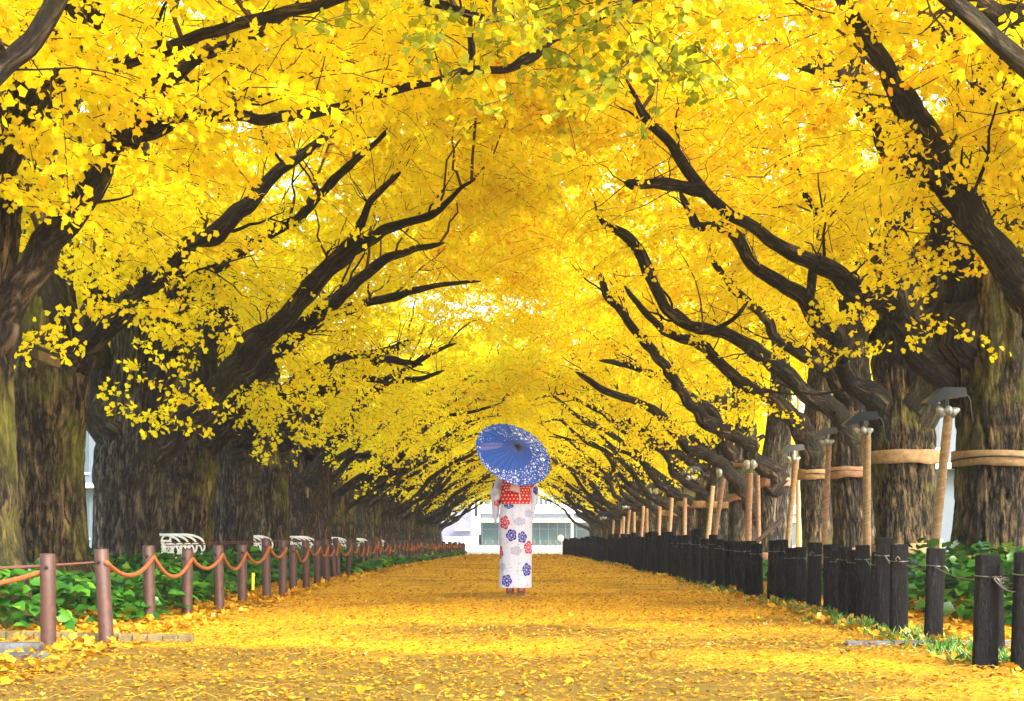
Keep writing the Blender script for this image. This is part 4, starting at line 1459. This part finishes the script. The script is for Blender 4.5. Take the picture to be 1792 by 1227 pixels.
# ------------------------------------------------------------------ building beyond the avenue
M_BW = plain('white_cladding', (.60, .62, .64), .5, var=.04, bscale=2)
M_BG = plain('grey_cladding', (.16, .20, .24), .5, var=.06, bscale=2)
M_LAV = plain('lavender_cladding', (.11, .115, .18), .6, var=.06, bscale=2)
M_CREAM = plain('cream_soffit', (.62, .54, .38), .7, var=.05)
M_GLZ = plain('teal_glass', (.05, .10, .11), .12, var=.25, bscale=3)
M_GLZB = plain('blue_glass', (.18, .36, .42), .15, var=.15, bscale=3)
BD = 132.0
K = F / BD


def bx(x):
    return (x - CX) / K


def bz(y):
    return CAMZ - (y - HY) / K


t = thing('office_building', 'white and glass building beyond the end of the avenue', 'building', (0, BD, -.5))
zb = -.5


def bbox(mb, x0, x1, y0, y1, d0, d1):
    z0, z1 = bz(y1) - zb, bz(y0) - zb
    mb.box(((bx(x0) + bx(x1)) / 2, (d0 + d1) / 2, (z0 + z1) / 2), (bx(x1) - bx(x0), d1 - d0, z1 - z0))


b = MB(); bbox(b, 500, 1400, 560, 956, 6, 20); b.build('wall', M_BG, t, smooth=False)
b = MB(); bbox(b, 843, 1400, 884, 899, -1.5, 5.99); b.build('white_fascia', M_BW, t, smooth=False)
b = MB(); bbox(b, 843, 1400, 899, 908, -.8, 5.99); b.build('grey_fascia', M_BG, t, smooth=False)
b = MB(); bbox(b, 843, 1400, 908, 914, -1.2, 5.99); b.build('soffit', M_CREAM, t, smooth=False)
b = MB(); bbox(b, 843, 1400, 914, 956, 1.5, 1.6); b.build('ground_floor_glass', M_GLZ, t, smooth=False)
b = MB()
for x in (843, 872, 901, 921, 945, 960, 976, 991, 1010, 1040, 1080):
    bbox(b, x - .5, x + .5, 914.2, 956, 1.35, 1.48)
bbox(b, 843, 1200, 925.5, 926.3, 1.3, 1.48)
b.build('mullions', M_BG, t, smooth=False)
b = MB(); bbox(b, 845, 1400, 780, 883.8, 4.0, 4.1); b.build('upper_glass', M_GLZB, t, smooth=False)
for x in (845, 858, 900, 935, 944, 952, 961, 968, 977, 985, 1000, 1030):
    b = MB(); bbox(b, x - 1.3, x + 1.3, 780, 883.8, 3.2, 3.9); b.build('fin', M_BW, t, smooth=False)
b = MB()
bbox(b, 843, 1400, 856, 866, 2.5, 3.1)
b.build('balcony_band', M_BW, t, smooth=False)
b = MB(); bbox(b, 500, 827, 700, 956, 0, 5.9); b.build('side_block', M_LAV, t, smooth=False)
b = MB(); bbox(b, 798, 827, 926, 929, -.8, -.05); bbox(b, 777, 826, 939, 956, -1.0, -.05); b.build('side_canopy', M_BW, t, smooth=False)
t2 = thing('pylon_sign', 'blank white pylon in front of the building at the end of the avenue', 'pylon', (bx(835), BD - 4, -.5))
b = MB(); b.box((0, 0, (bz(905) + bz(935)) / 2 + .5), (.85, .4, bz(905) - bz(935)), bev=.03); b.build('panel', M_BW, t2, smooth=False)
b = MB(); b.box((-.25, 0, bz(885) + .3), (.22, .25, 3.4)); b.box((.28, 0, bz(885) + .3), (.2, .25, 3.4)); b.box((0, 0, .55), (.5, .3, 1.1)); b.build('mast', M_BW, t2, smooth=False)
M_POLE = plain('pale_pole', (.45, .43, .36), .5, var=.06)
t2 = thing('street_lamp', 'thin pale lamp pole before the far glass building', 'street lamp', P(1001, 956, 112) * np.array([1, 1, 0]) + np.array([0, 0, -.5]))
b = MB(); b.tubes(np.array([[0, 0, 0], [0, 0, 6.5]]), np.array([.11, .07]), ns=10, cap=True); b.build('pole', M_POLE, t2)
b = MB(); b.box((-.4, 0, 6.45), (.9, .2, .1), bev=.03); b.build('lamp_head', M_POLE, t2)
t2 = thing('round_sign', 'white round sign on a short stand by the far end of the right posts', 'sign', P(981, 955, 84) * np.array([1, 1, 0]) + np.array([0, 0, -.5]))
b = MB(); b.lathe([(.005, -.03), (.2, -.03), (.21, 0), (.2, .03), (.005, .03)], c=(0, 0, CAMZ - (942 - HY) / F * 84 + .5), ns=28, rot=Matrix.Rotation(PI / 2, 3, 'X') @ Matrix.Rotation(.3, 3, 'Y')); b.build('sign_disc', M_WHITE, t2)
b = MB(); b.tubes(np.array([[.08, 0, 0], [.08, 0, .8]]), .03, ns=8, cap=True); b.box((.05, 0, .12), (.28, .2, .24), bev=.02); b.build('stand', M_WHITE, t2)
mbp = None
for k, x in enumerate([850, 862, 872, 935, 946, 955, 963, 972, 990]):
    b = MB()
    b.lathe([(.01, 0), (.05, 0), (.05, .5), (.05, .55), (.01, .56)], ns=10)
    o = b.build('bollard', M_EDGE, attrs=()) if mbp is None else mbp.copy()
    if mbp is None:
        mbp = o
    else:
        COL.objects.link(o)
    o.location = ((x - CX) / F * 120, 120, -.5)
    tag(o, 'tiny pale bollard before the far glass building', 'bollard', 'bollards before the far building')
# pale pole and pale building seen between the right trunks
t2 = thing('lamp_pole', 'pale lamp pole rising behind the fourth right trunk', 'street lamp', (P(1401, 932, 32)[0], 32, float(zg(32))))
b = MB(); b.tubes(np.array([[0, 0, 0], [0, 0, 2.2], [0, 0, 7.5]]), np.array([.115, .10, .08]), ns=14, cap=True); b.build('pole', M_POLE, t2)
b = MB(); b.box((-.5, 0, 7.45), (1.1, .25, .12), bev=.03); b.build('lamp_head', M_POLE, t2)
M_HALL = plain('blue_grey_cladding', (.060, .085, .105), .6, var=.12, bscale=2)
M_HGL = plain('hall_glass', (.035, .055, .065), .3, var=.2, bscale=2)


def hall(name, label, loc, rz):
    t = thing(name, label, 'building', loc, rz)
    b = MB(); b.box((0, 0, 4), (14, 12, 8), bev=.1); b.build('wall', M_HALL, t, smooth=False)
    for k in range(4):
        for z in (2.0, 5.6):
            b = MB(); b.box((-5.2 + 3.45 * k, -6.03, z), (2.6, .1, 2.2)); w_ = b.build('window', M_HGL, t, smooth=False)
            b = MB(); b.box((-5.2 + 3.45 * k, -6.1, z), (.09, .06, 2.2)); b.box((-5.2 + 3.45 * k, -6.12, z - 1.16), (2.8, .16, .1)); b.build('frame', M_BW, w_, smooth=False)
    b = MB(); b.box((0, -6.5, 3.75), (14.4, .9, .25)); b.build('canopy', M_BW, t, smooth=False)
    b = MB(); b.box((0, 0, 8.15), (14.6, 12.6, .3)); b.build('roof', M_BG, t, smooth=False)


hall('blue_grey_hall', 'blue-grey hall glimpsed between the nearest right trunks', (20.5, 62, -.45), 0)
hall('blue_grey_hall', 'blue-grey hall glimpsed in the slit between the first left trunks', (-26.5, 84, -.5), 0)

# ------------------------------------------------------------------ the person
PX, PY = (902.5 - CX) / F * 15.7, 15.7
PS = F / 15.7
M_SKIN = plain('skin', (.62, .38, .29), .5, var=.04)
M_HAIR = plain('hair', (.012, .009, .008), .35, var=.2)
M_CLOTH = col_mat('kimono_cloth', .8, .12, bump=.35)
M_OBI = col_mat('obi_cloth', .6)
M_PAPER = col_mat('oiled_paper', .55, .25)
M_GETA = plain('brown_lacquer', (.10, .035, .025), .35)
M_STRAP = plain('red_strap', (.55, .02, .03), .6)
M_EYE = plain('eye', (.03, .02, .015), .15)
person = thing('person', 'person seen from behind in a white flowered kimono with red obi', 'person', (PX, PY, .008))
HANDL = np.array([-.235, .155, 1.17])


def capsule(mb, p0, p1, r0, r1, ns=14):
    p0, p1 = np.array(p0, float), np.array(p1, float)
    u = unit((p1 - p0)[None])[0]
    pts, rr = [], []
    for a in np.linspace(-PI / 2 + .12, 0, 5):
        pts.append(p0 + u * r0 * math.sin(a)); rr.append(r0 * math.cos(a))
    for a in np.linspace(0, PI / 2 - .12, 5):
        pts.append(p1 + u * r1 * math.sin(a)); rr.append(r1 * math.cos(a))
    mb.tubes(np.array(pts), np.array(rr), ns=ns, cap=True)


def chain(mb, pts, rad):
    for a, b, r, s in zip(pts[:-1], pts[1:], rad[:-1], rad[1:]):
        capsule(mb, a, b, r, s)


def ball(mb, c, s, n=16):
    a = np.linspace(-PI / 2 + .06, PI / 2 - .06, n)
    th = np.arange(24) / 24 * 2 * PI
    v = np.stack([np.cos(a)[:, None] * np.cos(th), np.cos(a)[:, None] * np.sin(th), np.broadcast_to(np.sin(a)[:, None], (n, 24))], -1).reshape(-1, 3) * np.array(s) + np.array(c)
    mb.grid(v, n, 24, wrap=True)
    mb.f.append((np.arange(24)[::-1][None]) + mb.n - n * 24); mb.fm.append(np.zeros(1, np.int32))
    mb.f.append((np.arange(24)[None]) + mb.n - 24); mb.fm.append(np.zeros(1, np.int32))


b = MB()
ball(b, (0, .0, .98), (.15, .10, .14)); ball(b, (0, .0, 1.18), (.135, .092, .17)); ball(b, (0, 0, 1.29), (.16, .085, .09))
chain(b, [(0, .0, 1.30), (0, .012, 1.42)], [.055, .047])
ball(b, (0, .02, 1.525), (.073, .092, .105)); ball(b, (0, .055, 1.475), (.05, .06, .06))      # skull and jaw
capsule(b, (0, .105, 1.525), (0, .125, 1.497), .009, .013); ball(b, (0, .108, 1.458), (.022, .012, .007)); ball(b, (0, .106, 1.447), (.02, .012, .007))
for s in (-1, 1):
    ball(b, (s * .074, .015, 1.515), (.010, .02, .03))
    chain(b, [(s * .085, 0, .92), (s * .07, .015, .50), (s * .062, .0, .11)], [.085, .056, .036])
    chain(b, [(s * .062, -.03, .075), (s * .062, .02, .075), (s * .06, .12, .062), (s * .058, .155, .058)], [.03, .036, .030, .02])
    for k in range(5):
        capsule(b, (s * (.045 + .009 * k), .15, .058), (s * (.043 + .0095 * k), .185 - .007 * k, .055), .008, .007)
WR = HANDL + np.array([.01, -.035, -.05])
chain(b, [(-.15, 0, 1.29), (-.195, .03, 1.08), WR], [.045, .038, .026])
RW = np.array([.09, .20, 1.10])
chain(b, [(.15, 0, 1.29), (.185, .05, 1.08), RW], [.045, .038, .026])
axis_p = unit(np.array([[.35, -.71, .61]]))[0]


def hand(w, grip, up, out):
    """palm and five fingers closed round a rod at grip (axis up); out points away from the palm's back"""
    up, out = unit(np.array([up]))[0], unit(np.array([out]))[0]
    sd = np.cross(up, out)
    pc = grip - out * .028
    chain(b, [w, pc - up * .012, pc + up * .012], [.025, .027, .024])
    capsule(b, pc - up * .03, pc + up * .03, .017, .017)
    for k in range(4):
        o = up * (.03 - .019 * k)
        q = [pc + o + sd * .018, grip + o + sd * .024 + out * .002, grip + o + sd * .014 + out * .022, grip + o - sd * .006 + out * .022, grip + o - sd * .014 + out * .010]
        f = (.92, 1, .95, .8)[k]
        q = [q[0]] + [q[0] + (p - q[0]) * f for p in q[1:]]
        chain(b, q, [.0095, .009, .0085, .008, .007])
    chain(b, [pc - sd * .012 + up * .01, grip - sd * .024 + up * .03 + out * .0, grip - sd * .012 + up * .045 + out * .018, grip + sd * .006 + up * .047 + out * .02], [.012, .0105, .0095, .0085])


hand(WR, HANDL, axis_p, np.array([.25, .75, .4]))
hand(RW, RW + np.array([-.05, .05, .03]), (.3, .2, .9), (-.5, .7, .1))
tmp = b.build('body', M_SKIN, attrs=())
rm = tmp.modifiers.new('r', 'REMESH'); rm.mode = 'VOXEL'; rm.voxel_size = .0045
sm = tmp.modifiers.new('s', 'SMOOTH'); sm.factor = .5; sm.iterations = 3
bpy.context.view_layer.update()
dg = bpy.context.evaluated_depsgraph_get()
me = bpy.data.meshes.new_from_object(tmp.evaluated_get(dg))
tmp.modifiers.clear()
old = tmp.data
tmp.data = me
bpy.data.meshes.remove(old)
for p in me.polygons:
    p.use_smooth = True
if not me.materials:
    me.materials.append(M_SKIN)
tmp.parent = person
for s in (-1, 1):
    e = MB(); ball(e, (s * .03, .104, 1.53), (.013, .009, .007)); e.build('eye', M_EYE, person, attrs=())
h = MB()
ball(h, (0, -.012, 1.545), (.083, .098, .10)); ball(h, (0, -.10, 1.575), (.055, .05, .05))
h.build('hair', M_HAIR, person, attrs=())

RED, BLUE, PALE = np.array([.42, .006, .035]), np.array([.022, .018, .26]), np.array([.30, .32, .50])
WHITE = np.array([.46, .50, .64])
FL = [(883.6, 916, 9.5, 13.5, RED), (895, 938, 10.5, 12, BLUE), (914, 941.5, 9, 11.5, BLUE), (890.5, 886, 9.5, 7, BLUE), (925, 959.6, 9, 13, RED), (874.5, 968, 7, 13, RED),
      (921.6, 998, 8.5, 13, BLUE), (887, 1017, 10, 12, BLUE), (909.6, 914, 12, 8, PALE), (903, 965, 12, 9, PALE), (893, 870, 9, 9, PALE), (925, 900, 8, 8, PALE), (880, 993, 6, 8, PALE)]
FLF = [(880, 905, 10, 11, BLUE), (915, 930, 10, 12, RED), (890, 965, 10, 12, BLUE), (922, 985, 10, 11, PALE), (900, 1010, 10, 12, RED), (882, 870, 9, 9, RED)]
SL = [(869.5, 882, 6.5, 6.5, RED), (877, 879, 4.5, 8, BLUE), (860.5, 849, 5, 6, BLUE), (874.5, 853, 7, 6, PALE), (866, 866, 6, 5, PALE), (938, 860, 6, 8, BLUE), (945, 880, 6, 6, RED), (950, 850, 6, 6, PALE), (875, 903, 5, 5, PALE)]
rs = np.random.default_rng(5)


def paint(px, py, flowers, seed, dots=900, x0=850, x1=960, y0=835, y1=1035):
    c = np.tile(WHITE, (len(px), 1))
    r = np.random.default_rng(seed)
    dx, dy = r.uniform(x0, x1, dots), r.uniform(y0, y1, dots)
    cl = np.array([[.75, .35, .38], [.78, .62, .50], [.20, .16, .45], [.45, .45, .70], [.80, .50, .55]])
    ci = r.integers(0, 5, dots)
    for a, q, k in zip(dx, dy, ci):
        m = np.abs(px - a) + np.abs(py - q) * .8 < (.75 if k != 2 else .9)
        c[m] = cl[k]
    for j, (fx, fy, rx, ry, col) in enumerate(flowers):
        u, v = (px - fx) / (rx * .92), (py - fy) / (ry * .92)
        rho, th = np.hypot(u, v), np.arctan2(v, u) + j * .7
        edge = .80 + .20 * np.abs(np.cos(2.5 * th))
        m = rho < edge
        c[m] = col
        # white stamens, petal veins and little blossoms inside
        w = m & ((rho < .14) | ((np.abs(np.cos(5 * th)) < .22) & (rho > .25) & (rho < .55)) | ((np.cos(10 * th + 1) > .45) & (np.abs(rho - .62) < .09)))
        c[w] = WHITE if col is not PALE else WHITE * .97
    return c


zs = np.array([.085, .1, .3, .6, .85, 1.0, 1.15, 1.27, 1.34, 1.385, 1.42, 1.445])
aa = np.array([.178, .178, .172, .181, .186, .168, .158, .175, .165, .115, .078, .066])
bb = np.array([.135, .135, .125, .138, .145, .125, .118, .115, .10, .08, .068, .064])
nz, nt = 300, 240
z = np.linspace(.085, 1.445, nz)
A, B = np.interp(z, zs, aa), np.interp(z, zs, bb)
k5 = np.ones(15) / 15
A = np.convolve(np.pad(A, 7, 'edge'), k5, 'valid'); B = np.convolve(np.pad(B, 7, 'edge'), k5, 'valid')
th = np.arange(nt) / nt * 2 * PI
T, Z = np.meshgrid(th, z)
q = np.stack([np.cos(T) * 2.2, np.sin(T) * 2.2, Z * 2.0 + np.cos(T) * .8], -1).reshape(-1, 3)
fold = (1 + .045 * vnoise(q * 1.3) + .02 * vnoise(np.stack([np.cos(T) * 6, np.sin(T) * 6, Z * 1.1 + T * .6], -1).reshape(-1, 3))).reshape(T.shape)
Xk, Yk = A[:, None] * np.cos(T) * fold + .012 * np.clip((.6 - Z), 0, 1) * -1, B[:, None] * np.sin(T) * fold
px, py = (902.5 + Xk * PS).ravel(), (1043 - Z * PS).ravel()
front = (np.sin(T) > 0).ravel()
cB = paint(px, py, FL, 3)
cF = paint(px, py, FLF, 9)
ck = np.where(front[:, None], cF, cB)
seam = (np.abs(Xk.ravel() - .03) < .0022) & ~front & (Z.ravel() < .9)
ck[seam] *= .78
b = MB()
b.grid(np.stack([Xk, Yk, Z], -1).reshape(-1, 3), nz, nt, wrap=True, col=ck)
b.build('kimono', M_CLOTH, person, attrs=('col',))


def sleeve(path, drops, widths, seed):
    """wide hanging kimono sleeve lofted along the arm"""
    q = catmull(np.hstack([np.array(path, float), np.array(drops)[:, None], np.array(widths)[:, None]]), 70)
    n = 60
    a = np.arange(n) / n * 2 * PI
    t = unit(np.gradient(q[:, :3], axis=0))
    h = unit(np.cross(t, np.array([0, 0, 1.0])))
    rows = []
    for i in range(70):
        cz = np.sin(a)
        sq = np.sign(cz) * np.abs(cz) ** .8
        zz = np.where(sq > 0, sq * .05, sq * q[i, 3])
        w = q[i, 4] * np.cos(a) * (1 - .45 * np.clip(-sq, 0, 1))
        rows.append(q[i, :3] + h[i] * w[:, None] + np.array([0, 0, 1]) * zz[:, None])
    v = np.concatenate(rows)
    v += .006 * np.stack([vnoise(v * 14 + seed), vnoise(v * 14 + seed + 5), vnoise(v * 14 + seed + 9)], 1)
    m = MB()
    c = paint(902.5 + v[:, 0] * PS, 1043 - v[:, 2] * PS, SL, seed, dots=500, x0=840, x1=970, y0=830, y1=920)
    m.grid(v, 70, n, wrap=True, col=c)
    return m


sleeve([(-.10, .0, 1.33), (-.175, -.01, 1.27), (-.205, .01, 1.18), (-.222, .06, 1.12), (-.23, .12, 1.14)], [.12, .17, .24, .33, .30], [.07, .072, .07, .06, .05], 4).build('sleeve', M_CLOTH, person, attrs=('col',))
sleeve([(.10, .0, 1.33), (.17, .0, 1.25), (.185, .04, 1.13), (.172, .10, 1.09), (.13, .15, 1.09)], [.12, .16, .22, .30, .28], [.07, .07, .066, .058, .05], 6).build('sleeve', M_CLOTH, person, attrs=('col',))
# obi and its bow
def dots(v, s, r, base, dot, seed):
    x, zz = v[:, 0] / s, v[:, 2] / s
    row = np.floor(zz)
    fx = x + .5 * (row % 2)
    d = np.hypot(fx - np.floor(fx) - .5, zz - row - .5)
    return np.where((d < r)[:, None], dot, base)


OR_, OD = np.array([.42, .003, .008]), np.array([.62, .42, .36])
zz = np.linspace(1.005, 1.285, 80)
T, Z = np.meshgrid(th, zz)
A = np.interp(Z, [1.0, 1.1, 1.29], [.166, .164, .168]); B = np.interp(Z, [1.0, 1.29], [.137, .133])
v = np.stack([A * np.cos(T), B * np.sin(T) * (1 + .02 * np.sin(Z * 60)), Z], -1).reshape(-1, 3)
b = MB()
b.grid(v, 80, nt, wrap=True, col=dots(v * np.array([1, 1, 1]), .040, .22, OR_, OD, 1))
obi = b.build('obi', M_OBI, person, attrs=('col',))


def cushion(poly, y, th_, colf, n=26):
    """puffed cloth piece with a four-cornered outline, in x-z, standing at y behind the back"""
    p = np.array(poly, float)
    s, t = np.meshgrid(np.linspace(0, 1, n), np.linspace(0, 1, n))
    f = lambda a, b_, c, d: (a * (1 - s) * (1 - t) + b_ * s * (1 - t) + c * s * t + d * (1 - s) * t)
    x, z_ = f(*p[:, 0]), f(*p[:, 1])
    bul = (4 * s * (1 - s)) ** .5 * (4 * t * (1 - t)) ** .5
    m = MB()
    for sg in (-1, 1):
        v = np.stack([x, y + sg * th_ * bul, z_], -1).reshape(-1, 3)
        if sg > 0:
            v = v.reshape(n, n, 3)[:, ::-1].reshape(-1, 3)
        m.grid(v, n, n, col=colf(v))
    return m


def Q(x, y):
    return ((x - 902.5) / PS, (1043 - y) / PS)


pk = lambda v: np.where((vnoise(v * 70) > .45)[:, None], np.array([.40, .04, .12]), np.array([.60, .44, .47]))
rd = lambda v: dots(v, .03, .28, OR_, OD, 2)
pr_ = lambda v: np.tile(OR_ * .8, (len(v), 1))
b = cushion([Q(882, 864), Q(899, 862), Q(897, 843), Q(884, 840)], -.155, .022, rd); b.build('bow_loop', M_OBI, obi, attrs=('col',))
b = cushion([Q(892, 860), Q(910, 866), Q(909, 845), Q(896, 842)], -.175, .018, pk); o = b.build('bow_loop', M_OBI, obi, attrs=('col',)); o['label'] = 'pale pink flowered fold of the bow'
b = cushion([Q(909, 866), Q(926, 864), Q(930, 844), Q(908, 842)], -.16, .022, rd); b.build('bow_loop', M_OBI, obi, attrs=('col',))
b = cushion([Q(925, 858), Q(934, 852), Q(937, 842), Q(926, 842)], -.145, .02, pr_); b.build('bow_loop', M_OBI, obi, attrs=('col',))
b = MB(); b.tubes(np.array([(*Q(909, 866)[:1], -.178, Q(909, 866)[1]), (*Q(910, 872)[:1], -.17, Q(910, 872)[1]), (*Q(910, 878)[:1], -.165, Q(910, 878)[1])]), .006, ns=6)
b.build('tassel', plain('cream_cord', (.8, .68, .5), .8), obi)
for s in (-1, 1):
    g = MB()
    g.box((s * .062, .04, .038), (.088, .25, .022), bev=.008)
    g.box((s * .062, -.035, .014), (.08, .07, .028), bev=.005)
    g.box((s * .062, .10, .014), (.08, .08, .028), bev=.005)
    o = g.build('sandal', M_GETA, person, smooth=False)
    g = MB()
    g.tubes(catmull(np.array([[s * .062 - .038, -.02, .05], [s * .062 - .03, .06, .10], [s * .062, .11, .095], [s * .062 + .03, .06, .10], [s * .062 + .038, -.02, .05]]), 20), .009, ns=7)
    g.tubes(catmull(np.array([[s * .062 - .036, -.06, .05], [s * .062 - .02, -.075, .09], [s * .062 + .02, -.075, .09], [s * .062 + .036, -.06, .05]]), 12), .007, ns=6)
    g.build('strap', M_STRAP, o)

# ------------------------------------------------------------------ the parasol in the left hand
n_ = unit(np.array([[.36, -.72, .60]]))[0]
pc = P(899.5, 793, 15.42)
par = thing('parasol', 'blue paper parasol with white blossoms held behind the head', 'parasol', pc)
ez = n_
ex = unit(np.cross(np.array([0, 0, 1.0]), ez)[None])[0]
ey = np.cross(ez, ex)
RM = np.stack([ex, ey, ez], 1)
NRIB, RC, HC = 30, .437, .125
nr, na = 130, NRIB * 12
rad = np.linspace(.012, RC, nr)
th = np.arange(na) / na * 2 * PI
TT, RR = np.meshgrid(th, rad)
ph = (TT * NRIB / (2 * PI)) % 1
pleat = 1 - 4 * (ph - .5) ** 2
zc = HC * (1 - RR / RC) - .010 * pleat * (RR / RC) - .012 * (RR / RC) ** 2
rr_ = RR * (1 - .012 * pleat * (RR / RC) ** 4)
v = np.stack([rr_ * np.cos(TT), rr_ * np.sin(TT), zc], -1).reshape(-1, 3)
u2, v2 = v[:, 0], v[:, 1]
cb = np.tile(np.array([.014, .080, .44]), (len(v), 1))
cb += .12 * np.clip(1 - RR.ravel() / .09, 0, 1)[:, None]
r = np.random.default_rng(8)
plain_zone = np.hypot((u2 + .115) / .29, (v2 + .03) / .235) < 1
upper = (v2 > .10) & (u2 < .1)
lil = np.hypot((u2 + .27) / .13, (v2 - .06) / .05) < 1
cb[lil] = cb[lil] * .6 + np.array([.25, .2, .55]) * .4
den = vnoise(np.stack([u2 * 115, v2 * 115, u2 * 0], 1)) + .35 * vnoise(np.stack([u2 * 230, v2 * 230, u2 * 0 + 5], 1))
wmask = (den > .52) & ~plain_zone & ~upper & (RR.ravel() > .06)
wmask |= (den > .62) & upper & (vnoise(np.stack([u2 * 12, v2 * 12, u2 * 0 + 3], 1)) > -.2)
cb[wmask] = np.array([.74, .77, .90])
for _ in range(46):
    a_, q_ = r.uniform(0, 2 * PI), r.uniform(.14, .41)
    fx, fy = q_ * math.cos(a_), q_ * math.sin(a_)
    if math.hypot((fx + .115) / .29, (fy + .03) / .235) < 1.05 or (fy > .14 and fx < .05):
        continue
    R0 = r.uniform(.012, .024)
    d_, t_ = np.hypot(u2 - fx, v2 - fy), np.arctan2(v2 - fy, u2 - fx)
    cb[d_ < R0 * 1.35] = np.array([.018, .08, .42])
    cb[d_ < R0 * (.62 + .38 * np.abs(np.cos(2.5 * t_)))] = np.array([.82, .84, .92])
    cb[d_ < R0 * .2] = np.array([.2, .25, .7])
b = MB()
b.grid(v @ RM.T, nr, na, wrap=True, col=cb)
o = b.build('canopy', M_PAPER, par, attrs=('col',))
M_RIB = plain('dark_rib', (.02, .025, .06), .5)
M_BAMBOO = plain('bamboo', (.30, .19, .08), .45)
M_CAP = plain('black_cap', (.008, .009, .012), .4)
for k in range(NRIB):
    a = k / NRIB * 2 * PI
    s = np.linspace(.015, RC * 1.012, 6)
    q = np.stack([s * math.cos(a), s * math.sin(a), HC * (1 - s / RC) - .012 * (s / RC) ** 2 + .0022], 1) @ RM.T
    b = MB(); b.tubes(q, .003, ns=5, cap=True); b.build('rib', M_RIB, par, attrs=())
b = MB(); b.lathe([(.003, HC - .012), (.021, HC - .01), (.024, HC + .006), (.017, HC + .016), (.013, HC + .028), (.004, HC + .036)], ns=18, rot=RM); b.build('finial', M_CAP, par)
b = MB()
hl = np.array([PX, PY, .008]) + HANDL - pc
end = hl + unit(hl[None])[0] * .16
b.tubes(np.array([n_ * (HC - .005), hl * .3 + n_ * .0, hl, end]), np.array([.009, .009, .010, .012]), ns=10, cap=True)
b.build('shaft', M_BAMBOO, par)

# ------------------------------------------------------------------ the damp air of the avenue
HAZE = .0007
if HAZE:
    m, nt, out = mat_new('damp_air')
    vol = nt.nodes.new('ShaderNodeVolumePrincipled')
    vol.inputs['Color'].default_value = (.92, .95, 1, 1)
    vol.inputs['Density'].default_value = HAZE
    vol.inputs['Anisotropy'].default_value = .2
    nt.links.new(vol.outputs[0], out.inputs['Volume'])
    mb = MB()
    mb.box((0, 60, 12.5), (260, 260, 29))
    tag(mb.build('haze', m, smooth=False, attrs=()), 'thin pale damp air along the avenue', 'haze', kind='stuff')

# ------------------------------------------------------------------ world, sun, camera
EL, AZ = math.radians(34), math.radians(145)
w = bpy.data.worlds.new('World')
S.world = w
w.use_nodes = True
nt = w.node_tree
bg = nt.nodes['Background']
sky = nt.nodes.new('ShaderNodeTexSky')
sky.sky_type = 'NISHITA'
sky.sun_disc = False
sky.sun_elevation = EL
sky.sun_rotation = AZ
sky.air_density = 1.0
sky.dust_density = 3.5
sky.ozone_density = .6
nt.links.new(sky.outputs['Color'], bg.inputs['Color'])
bg.inputs['Strength'].default_value = .15
sl = bpy.data.lights.new('sun', 'SUN')
sl.energy = 1.5
sl.angle = math.radians(18)
sl.color = (1, .96, .90)
so = bpy.data.objects.new('sun', sl)
COL.objects.link(so)
dv = Vector((math.cos(EL) * math.sin(AZ), math.cos(EL) * math.cos(AZ), math.sin(EL)))
so.rotation_euler = (-dv).to_track_quat('-Z', 'Y').to_euler()
so.location = (0, 0, 30)

cam = bpy.data.cameras.new('camera')
co = bpy.data.objects.new('camera', cam)
COL.objects.link(co)
co.location = (0, 0, CAMZ)
co.rotation_euler = (PI / 2, 0, 0)
cam.sensor_width = 36
cam.lens = 36 * F / 1792
cam.shift_x = -(CX - 896) / 1792
cam.shift_y = (HY - 613.5) / 1792
cam.clip_end = 3000
cam.clip_start = .05
S.camera = co

S.view_settings.view_transform = 'Standard'
S.view_settings.look = 'None'
S.view_settings.exposure = 2.65
S.view_settings.gamma = 1
c = S.cycles
c.use_denoising = True
c.max_bounces = 8
c.diffuse_bounces = 6
c.transmission_bounces = 6
c.glossy_bounces = 2
c.transparent_max_bounces = 4
c.sample_clamp_indirect = 6
